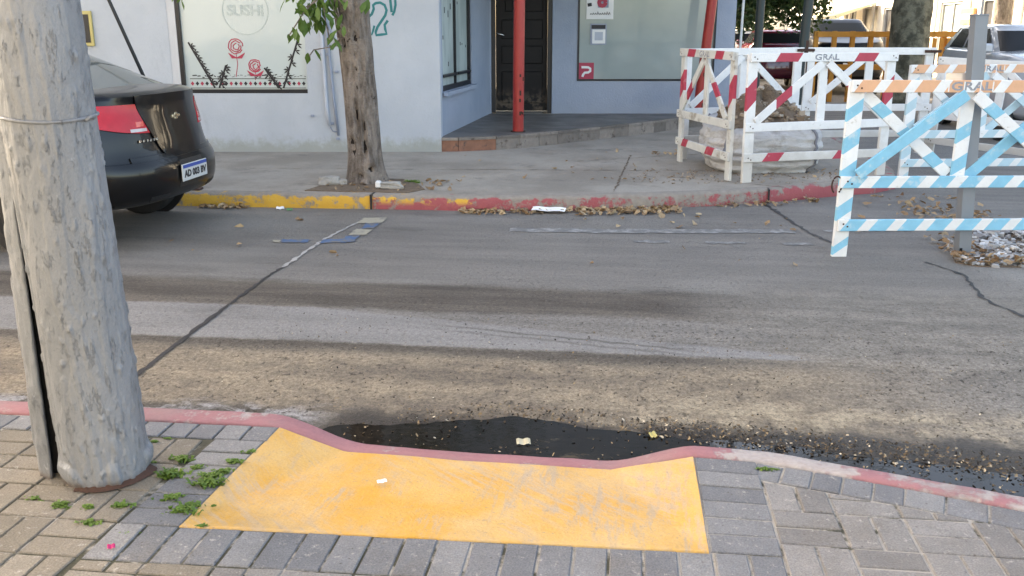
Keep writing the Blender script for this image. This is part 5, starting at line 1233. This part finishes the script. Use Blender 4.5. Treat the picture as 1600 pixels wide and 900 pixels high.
    # wheels with arches
    for x in (.83 if kind == 'sedan' else .72, L - .82):
        for sgn in (1, -1):
            mb = MB(); yy = sgn * (prof(.4)[1]); mb.tube([(x, yy - sgn * .02, .32), (x, yy + sgn * .004, .32)], .365, 26); mb.obj('wheel_arch', M['car_black_plastic'], e)
            wo_ = MB(); T = Matrix.Translation((x, yy - sgn * .085, .30)) @ Matrix.Rotation(math.pi / 2, 4, 'X'); V2, F2 = [], []; pf = [(.20, -.085), (.27, -.095), (.298, -.075), (.302, 0), (.298, .075), (.27, .095), (.20, .085)]; sg2 = 28
            for q in range(sg2):
                a = 2 * math.pi * q / sg2
                for r_, h_ in pf: V2.append(T @ Vector((r_ * math.cos(a), r_ * math.sin(a), h_)))
            for q in range(sg2):
                for j in range(6): F2.append((q * 7 + j, q * 7 + j + 1, ((q + 1) % sg2) * 7 + j + 1, ((q + 1) % sg2) * 7 + j))
            wheel = meshobj('wheel', V2, F2, M['tyre'], e, None, True)
            mb = MB(); mb.tube([T @ Vector((0, 0, -.06)), T @ Vector((0, 0, .075))], .205, 22); mb.tube([T @ Vector((0, 0, -.09)), T @ Vector((0, 0, .09))], .05, 10)
            for q in range(5): a = R(72 * q); mb.box((.04, -.022, .065), (.2, .022, .088), T @ Matrix.Rotation(a, 4, 'Z')); mb.box((.04, -.022, -.088), (.2, .022, -.065), T @ Matrix.Rotation(a, 4, 'Z'))
            mb.obj('rim', M['rim'], wheel)
    def patch(nm, z0, z1, lo, hi, off, mat, nz=8, nphi=16, parent=None, th=.02, lift=None):
        V, F = [], []
        for sh, o_ in ((0, off), (1, off - th)):
            for i in range(nz + 1):
                z = z0 + (z1 - z0) * i / nz; a, b_ = (lo(i / nz) if callable(lo) else lo), (hi(i / nz) if callable(hi) else hi)
                for j in range(nphi + 1): V.append(rearpt(z + (lift(j / nphi) * (1 - i / nz) if lift else 0), a + (b_ - a) * j / nphi, o_))
        n_ = (nz + 1) * (nphi + 1)
        for i in range(nz):
            for j in range(nphi): a = i * (nphi + 1) + j; F.append((a, a + nphi + 1, a + nphi + 2, a + 1))
        for i in range(nz): a = i * (nphi + 1); F.append((a, n_ + a, n_ + a + nphi + 1, a + nphi + 1)); a += nphi; F.append((a, a + nphi + 1, n_ + a + nphi + 1, n_ + a))
        for j in range(nphi): F.append((j, j + 1, n_ + j + 1, n_ + j)); a = nz * (nphi + 1) + j; F.append((a, n_ + a, n_ + a + 1, a + 1))
        o = meshobj(nm, V, F, mat, parent or e); shade_auto(o, 50); return o
    if detail:
        trunk = patch('boot_lid', .66, 1.105, lambda t: -12 - 16.5 * t, lambda t: 12 + 16.5 * t, .012, color, 14, 24)
        for sgn in (1, -1):
            lo, hi = (lambda t: 19.5 + 7.5 * t), (lambda t: 68 - 4 * t)
            tl = patch('tail_light', .835, 1.045, lo if sgn > 0 else (lambda t: -hi(t)), hi if sgn > 0 else (lambda t: -lo(t)), .015, M['lamp_red'], 8, 18, lift=(lambda f: .085 * f ** 1.6) if sgn > 0 else (lambda f: .085 * (1 - f) ** 1.6))
            a, b_ = (21.5, 34) if sgn > 0 else (-34, -21.5); patch('reversing_lamp', .85, .872, a, b_, .017, M['lamp_clear'], 3, 6, tl)
            a, b_ = (23, 29) if sgn > 0 else (-29, -23); patch('indicator_lamp', .885, .92, a, b_, .017, M['lamp_amber'], 3, 6, tl)
        bump = patch('rear_bumper', .33, .635, -78, 78, .018, color, 10, 60, th=.03)
        patch('bumper_shelf', .62, .672, -40, 40, .012, color, 3, 40, bump)
        patch('plate_recess', .40, .605, lambda t: -7.6 + 1.6 * t, lambda t: 7.6 - 1.6 * t, .021, M['car_black_plastic'], 5, 12, bump)
        for sgn in (1, -1): a, b_ = (14, 30) if sgn > 0 else (-30, -14); patch('bumper_vent', .335, .375, a, b_, .0205, M['car_black_plastic'], 3, 10, bump)
        c = rearpt(.505, 0, .026); mb = MB(); mb.bev((c.x - .012, -.21, .442), (c.x, .21, .572), .004); pl_ = mb.obj('number_plate', M['plate_white'], bump)
        mb = MB(); mb.box((c.x - .0145, -.20, .541), (c.x - .0125, .20, .566)); pl2 = mb.obj('plate_band', M['plate_blue'], bump)
        RT = Matrix.Translation((c.x - .013, 0, .494)) @ Matrix(((0, 0, -1, 0), (-1, 0, 0, 0), (0, 1, 0, 0), (0, 0, 0, 1)))
        text_mesh('plate_characters', 'AD 003 BV', .072, M['decal_black'], bump, RT, .0012, .003, 1.1)
        c = rearpt(.925, 0, .014); mb = MB()
        for (y0, y1, z0, z1) in ((-.062, .062, -.012, .013), (-.023, .023, -.025, .026)): mb.bev((c.x - .010, y0, .925 + z0), (c.x + .004, y1, .925 + z1), .004)
        mb.obj('emblem', M['gold'], trunk)
        mb = MB()
        for k_ in range(6): y_ = .34 + .035 * k_; p = rearpt(.78, math.degrees(math.asin(min(1, (y_ / .85) ** 1.45))), .011); mb.bev((p.x - .006, y_ - .011, .772), (p.x + .004, y_ + .011, .79), .002)
        mb.obj('model_lettering', M['chrome'], trunk)
        mb = MB(); mb.bev((.5, -.72, .25), (3.4, .72, .288), .01); mb.obj('underbody', M['car_black_plastic'], e)
        mb = MB(); mb.tube([(.62, -.04, zm + .02), (.66, .3, zm + .045)], .01, 6); mb.obj('wiper', M['car_black_plastic'], e)
    else:
        for sgn in (1, -1):
            a, b_ = (48, 74) if sgn > 0 else (-74, -48); patch('tail_light', .80 * k, 1.0 * k, a, b_, .012, M['lamp_red'], 5, 8)
            V3 = []; 
            mb = MB()
            p = frontpt(.72 * k, 62 * sgn); mb.bev((p.x - .16, p.y - .17 - sgn * .06, .64 * k), (p.x + .055, p.y + .16 - sgn * .06, .78 * k), .03); mb.obj('headlight', M['lamp_clear'], e)
        p = frontpt(.5 * k, 0); mb = MB(); mb.bev((p.x - .1, -.5, .36 * k), (p.x + .012, .5, .5 * k), .02); mb.bev((p.x - .12, -.42, .62 * k), (p.x + .004, .42, .72 * k), .02); mb.obj('grille', M['car_black_plastic'], e)
        mb = MB(); mb.bev((p.x + .0, -.2, .53 * k), (p.x + .02, .2, .62 * k), .004); mb.obj('number_plate', M['decal_white'], e)
        for sgn in (1, -1): mb = MB(); mb.bev((xb[1] - .55, sgn * .87 * sw_ - .09, zm - .04), (xb[1] - .42, sgn * .87 * sw_ + .09, zm + .10), .03); mb.obj('wing_mirror', color, e)
    return e
car('black_sedan', 'black sedan parked at the yellow kerb, seen from behind', M['car_black'], W(-3.40, 6.93), math.pi - SA, detail=True)
FAR = math.pi / 2 - SA                                       # heading away along the cross street
car('silver_car', 'silver car parked nose towards us behind the blue barricades', M['car_silver'], W(6.3, 18.0), FAR + math.pi, 4.3, 1.8, 1.68, 'hatch')
car('dark_car', 'tall dark car standing behind the orange timber barrier', M['car_navy'], W(5.55, 29.5), FAR + math.pi, 4.6, 1.85, 1.9, 'suv')
car('maroon_car', 'maroon car parked at the cross street kerb beside the dark pole', M['car_maroon'], W(4.0, 26.0), FAR, 4.0, 1.68, 1.62, 'hatch')
car('white_car', 'white car parked ahead of the maroon one on the cross street', M['car_white'], W(3.9, 31.5), FAR, 4.2, 1.7, 1.6, 'hatch')
car('red_car', 'light red car far along the cross street beside the street sign', M['car_red'], W(3.7, 37.0), FAR, 4.1, 1.7, 1.6, 'hatch')

# ------------------------------------------------------------------ far street: poles, sign, trees, orange barrier, houses
def pole_(name, label, base, r, h, mat, lean=(0, 0), cat='pole'):
    e = empty(name, base, label, cat); mb = MB(); mb.tube([(0, 0, 0), (lean[0] * .5, lean[1] * .5, h * .5), (lean[0], lean[1], h)], [r, r * .95, r * .85], 16); o = mb.obj('shaft', mat, e); shade_auto(o)
    mb = MB(); mb.tube([(0, 0, 0), (0, 0, .25)], r * 1.5, 16); o = mb.obj('foot', mat, e); shade_auto(o); return e
b = at_z(1176, 170, ZF); pole_('lamp_post', 'dark slim post nearest the corner of the blue-grey building', at_y(1187, 180, 13.6) * Vector((1, 1, 0)) if False else Vector((at_y(1187, 30, 13.6).x, 13.6, ZF)), .062, 5.5, M['polegreen'])
pole_('lamp_post', 'dark green post rising behind the white barricades left of the big trunk', Vector((at_y(1262, 60, 12.4).x - .10, 12.4, ZF - .1)), .062, 5.5, M['polegreen'], (.22, 0))
e = empty('street_sign', Vector((at_y(1158, 40, 17.5).x, 17.5, ZF)), 'small pale street sign on a thin white pole by the building corner', 'sign'); mb = MB(); mb.tube([(0, 0, 0), (.02, 0, 2.35)], .022, 10); mb.obj('sign_pole', M['stucco_white'], e)
mb = MB(); mb.bev((-.14, -.035, 2.02), (.15, -.02, 2.36), .004); sg_ = mb.obj('sign_face', M['sign'], e); mb = MB()
for k in range(3): mb.box((-.11, -.0375, 2.10 + .085 * k), (.11 - .03 * k, -.0355, 2.125 + .085 * k))
mb.obj('sign_print', M['conduit'], sg_)
def far_tree(label, base, r, h, clumps, mat=None, per=150, size=.22, seed=1, bark='bark2', lean=(0, 0)):
    e = empty('tree', base, label, 'tree', 0, None)
    V, F = trunk_mesh([(0, 0, -.05), (lean[0] * .5, lean[1] * .5, h * .5), (lean[0], lean[1], h)], [(-.05, r * 1.25), (.4, r * 1.05), (h * .5, r), (h, r * .8)], 40, 50, seed, .06, .12); meshobj('trunk', V, F, M[bark], e, None, True)
    mb = MB()
    for (c, rr) in clumps[:6]: c = Vector(c); mb.tube([Vector((lean[0], lean[1], h - .1)), Vector((lean[0], lean[1], h)).lerp(c, .5) + Vector((0, 0, .1)), c], [r * .55, r * .35, r * .12], 8)
    if clumps: mb.obj('limb', M[bark], e, None, True); V, F = leaf_cloud(clumps, per, size, seed); meshobj('crown', V, F, mat or M['leaf_dark'], e)
    return e
def crown(n, rad, z0, z1, seed, cr=(.6, 1.0)):
    rd = random.Random(seed); out = []
    for _ in range(n): a = rd.uniform(0, 6.28); rr = rad * math.sqrt(rd.random()); out.append(((rr * math.cos(a), rr * math.sin(a), rd.uniform(z0, z1)), rd.uniform(*cr)))
    return out
far_tree('big mossy plane trunk rising behind the orange barrier', Vector((at_y(1421, 60, 20.5).x, 20.5, 0)), .385, 4.2, crown(26, 3.0, 4.6, 8, 5, (.8, 1.2)), per=90, seed=5)
far_tree('leafy street tree just past the corner of the building', W(3.35, 24.5, ZF) - Vector((.9, 0, 0)), .14, 2.3, crown(60, 1.9, 1.7, 4.6, 8, (.5, .9)), per=420, size=.17, seed=8)
far_tree('leafy tree farther along the cross street behind the sign', W(2.7, 34, ZF), .16, 2.6, crown(60, 2.8, 1.7, 5.4, 9, (.7, 1.2)), per=260, size=.24, seed=9)
far_tree('distant tree overhanging the cross street beyond the awning', W(3.3, 46, ZF), .2, 2.8, crown(54, 3.6, 2.0, 6.4, 10, (.9, 1.5)), per=150, size=.34, seed=10)
far_tree('grey double trunk beside the white wall behind the silver car', Vector((at_y(1567, 20, 25).x, 25, ZF)), .22, 3.6, crown(20, 2.4, 4.2, 6.5, 12, (.7, 1.1)), per=90, seed=12, bark='bark')
# orange timber barrier
e = empty('orange_barrier', Vector((at_y(1276, 60, 21.7).x, 21.7, 0)), 'long orange timber barrier across the cross street behind the big trunk', 'barrier'); x1 = at_y(1505, 60, 21.7).x - e.location.x
for (z, h) in ((1.50, .12), (.78, .12)): mb = MB(); mb.bev((0, -.03, z - h / 2), (x1, .0, z + h / 2), .005); mb.obj('rail', M['orangewood'], e)
for k in range(9): x = k * x1 / 8; mb = MB(); mb.bev((x - .05, .003, 0), (x + .05, .09, 1.57), .005); mb.obj('post', M['orangewood'], e)
for k in range(10): x = x1 * .52 + k * x1 * .047; mb = MB(); mb.bev((x - .045, -.055, .84), (x + .045, -.033, 1.42), .004); mb.obj('slat', M['orangewood'], e)
# houses along the right side
def house(label, v0, v1, h, mat, openings, u=10.3, extra=None):
    e = empty('house', W(u, v0), label, 'house', R(90) - SA)            # local x runs along the street away from us, local -y is into the house
    L = v1 - v0; mb = MB()
    def run(a, b, z0, z1): mb.box((a, -6.0, z0), (b, 0, z1))
    # front wall with openings, local y = 0 is the street face
    xs = sorted({0, L} | {o[0] for o in openings} | {o[1] for o in openings})
    for a, b in zip(xs, xs[1:]):
        hs = sorted([o for o in openings if o[0] <= a + 1e-6 and o[1] >= b - 1e-6], key=lambda o: o[2]); z = 0
        for o in hs:
            if o[2] > z: mb.box((a, -.25, z), (b, 0, o[2]))
            z = o[3]
        if z < h: mb.box((a, -.25, z), (b, 0, h))
    mb.box((0, -7, 0), (.25, -.251, h)); mb.box((L - .25, -7, 0), (L, -.251, h)); mb.obj('wall', mat, e)
    mb = MB(); mb.box((-.05, -7.05, h), (L + .05, .12, h + .2)); mb.obj('roof', M['roofslab'], e)
    for (a, b, z0, z1, kd) in openings:
        mb = MB(); mb.box((a, -.16, z0), (b, -.12, z1)); f = mb.obj('window' if z0 > .3 else 'door', M['shopdark'] if kd == 'dark' else M['film2'], e)
        mb = MB(); t = .07; mb.box((a, -.119, z0), (a + t, -.06, z1)); mb.box((b - t, -.119, z0), (b, -.06, z1)); mb.box((a + t, -.119, z1 - t), (b - t, -.06, z1)); mb.box(((a + b) / 2 - .03, -.119, z0), ((a + b) / 2 + .03, -.07, z1 - t)); mb.obj('frame', M['stucco_grey'], f)
        if z0 > .3: mb = MB(); mb.box((a - .08, .001, z0 - .1), (b + .08, .08, z0 - .001)); mb.obj('sill', M['stucco_cream'], f)
    mb = MB(); 
    for x in [0.15 + k * (L - .6) / 3 for k in range(4)]: mb.bev((x, .001, 0), (x + .3, .07, h - .3), .01)
    mb.bev((0, .002, h - .28), (L, .14, h - .02), .02); mb.obj('pilaster', M['stucco_cream'] if mat is not M['stucco_cream'] else M['stucco_white'], e)
    return e
house('white rendered house nearest on the right of the cross street', 18.0, 27.5, 5.2, M['stucco_white'], [(1.2, 2.4, 0, 2.4, 'dark'), (3.6, 5.2, 1.0, 2.4, 'glass'), (6.8, 8.2, 1.0, 2.4, 'glass')])
h2_ = house('white shop with an orange sign, second along the cross street', 27.6, 38, 5.8, M['stucco_white'], [(1.0, 2.6, 0, 2.5, 'dark'), (4.2, 6.4, .6, 2.5, 'glass'), (7.6, 9.4, 0, 2.6, 'dark')])
mb = MB(); mb.bev((2.9, .01, 1.75), (4.05, .10, 2.25), .01); so = mb.obj('sign_board', M['sign_orange'], h2_); mb = MB(); mb.box((3.1, .101, 1.93), (3.85, .106, 2.08)); mb.obj('sign_print', M['stucco_cream'], so)
h3 = house('cream house with a pale awning farther along the cross street', 38.1, 52, 4.8, M['stucco_cream'], [(1, 3.2, 0, 2.5, 'dark'), (4.2, 6.8, 0, 2.6, 'dark'), (8, 10.5, 0, 2.6, 'dark'), (11.5, 13, .8, 2.4, 'glass')])
mb = MB(); V = [(3.8, .15, 2.75), (11, .15, 2.75), (11, 1.9, 2.2), (3.8, 1.9, 2.2), (3.8, .15, 2.70), (11, .15, 2.70), (11, 1.9, 2.02), (3.8, 1.9, 2.02)]; mb.add(V, [(0, 1, 2, 3), (4, 7, 6, 5), (0, 3, 7, 4), (1, 5, 6, 2), (3, 2, 6, 7), (0, 4, 5, 1)]); mb.obj('awning', M['awning'], h3)
house('grey house at the far end of the terrace on the right', 52.1, 66, 6.2, M['stucco_grey'], [(1, 3, 0, 2.6, 'dark'), (5, 7.5, .8, 2.5, 'glass'), (9.5, 12, .8, 2.5, 'glass')])
h5 = house('pale house closing the view at the end of the cross street', 66.1, 84, 6.0, M['stucco_cream'], [(1, 3, 0, 2.6, 'dark'), (5, 7.5, .8, 2.5, 'glass'), (9.5, 12, .8, 2.5, 'glass')], 8.8)

# added unseen house behind and left of the camera, to block sky light
nh = house('added house behind the camera, out of view, for shade and reflections', 0, 26, 7.4, M['stucco_grey'], [(1.2, 2.4, 0, 2.4, 'dark'), (4.2, 5.8, .9, 2.4, 'glass'), (8, 9.2, 0, 2.4, 'dark'), (11, 12.6, .9, 2.4, 'glass'), (15, 16.6, .9, 2.4, 'glass'), (20, 21.6, .9, 2.4, 'glass')], 10.3)
nh.location = W(-25.6, -1.4); nh.rotation_euler = (0, 0, -SA)
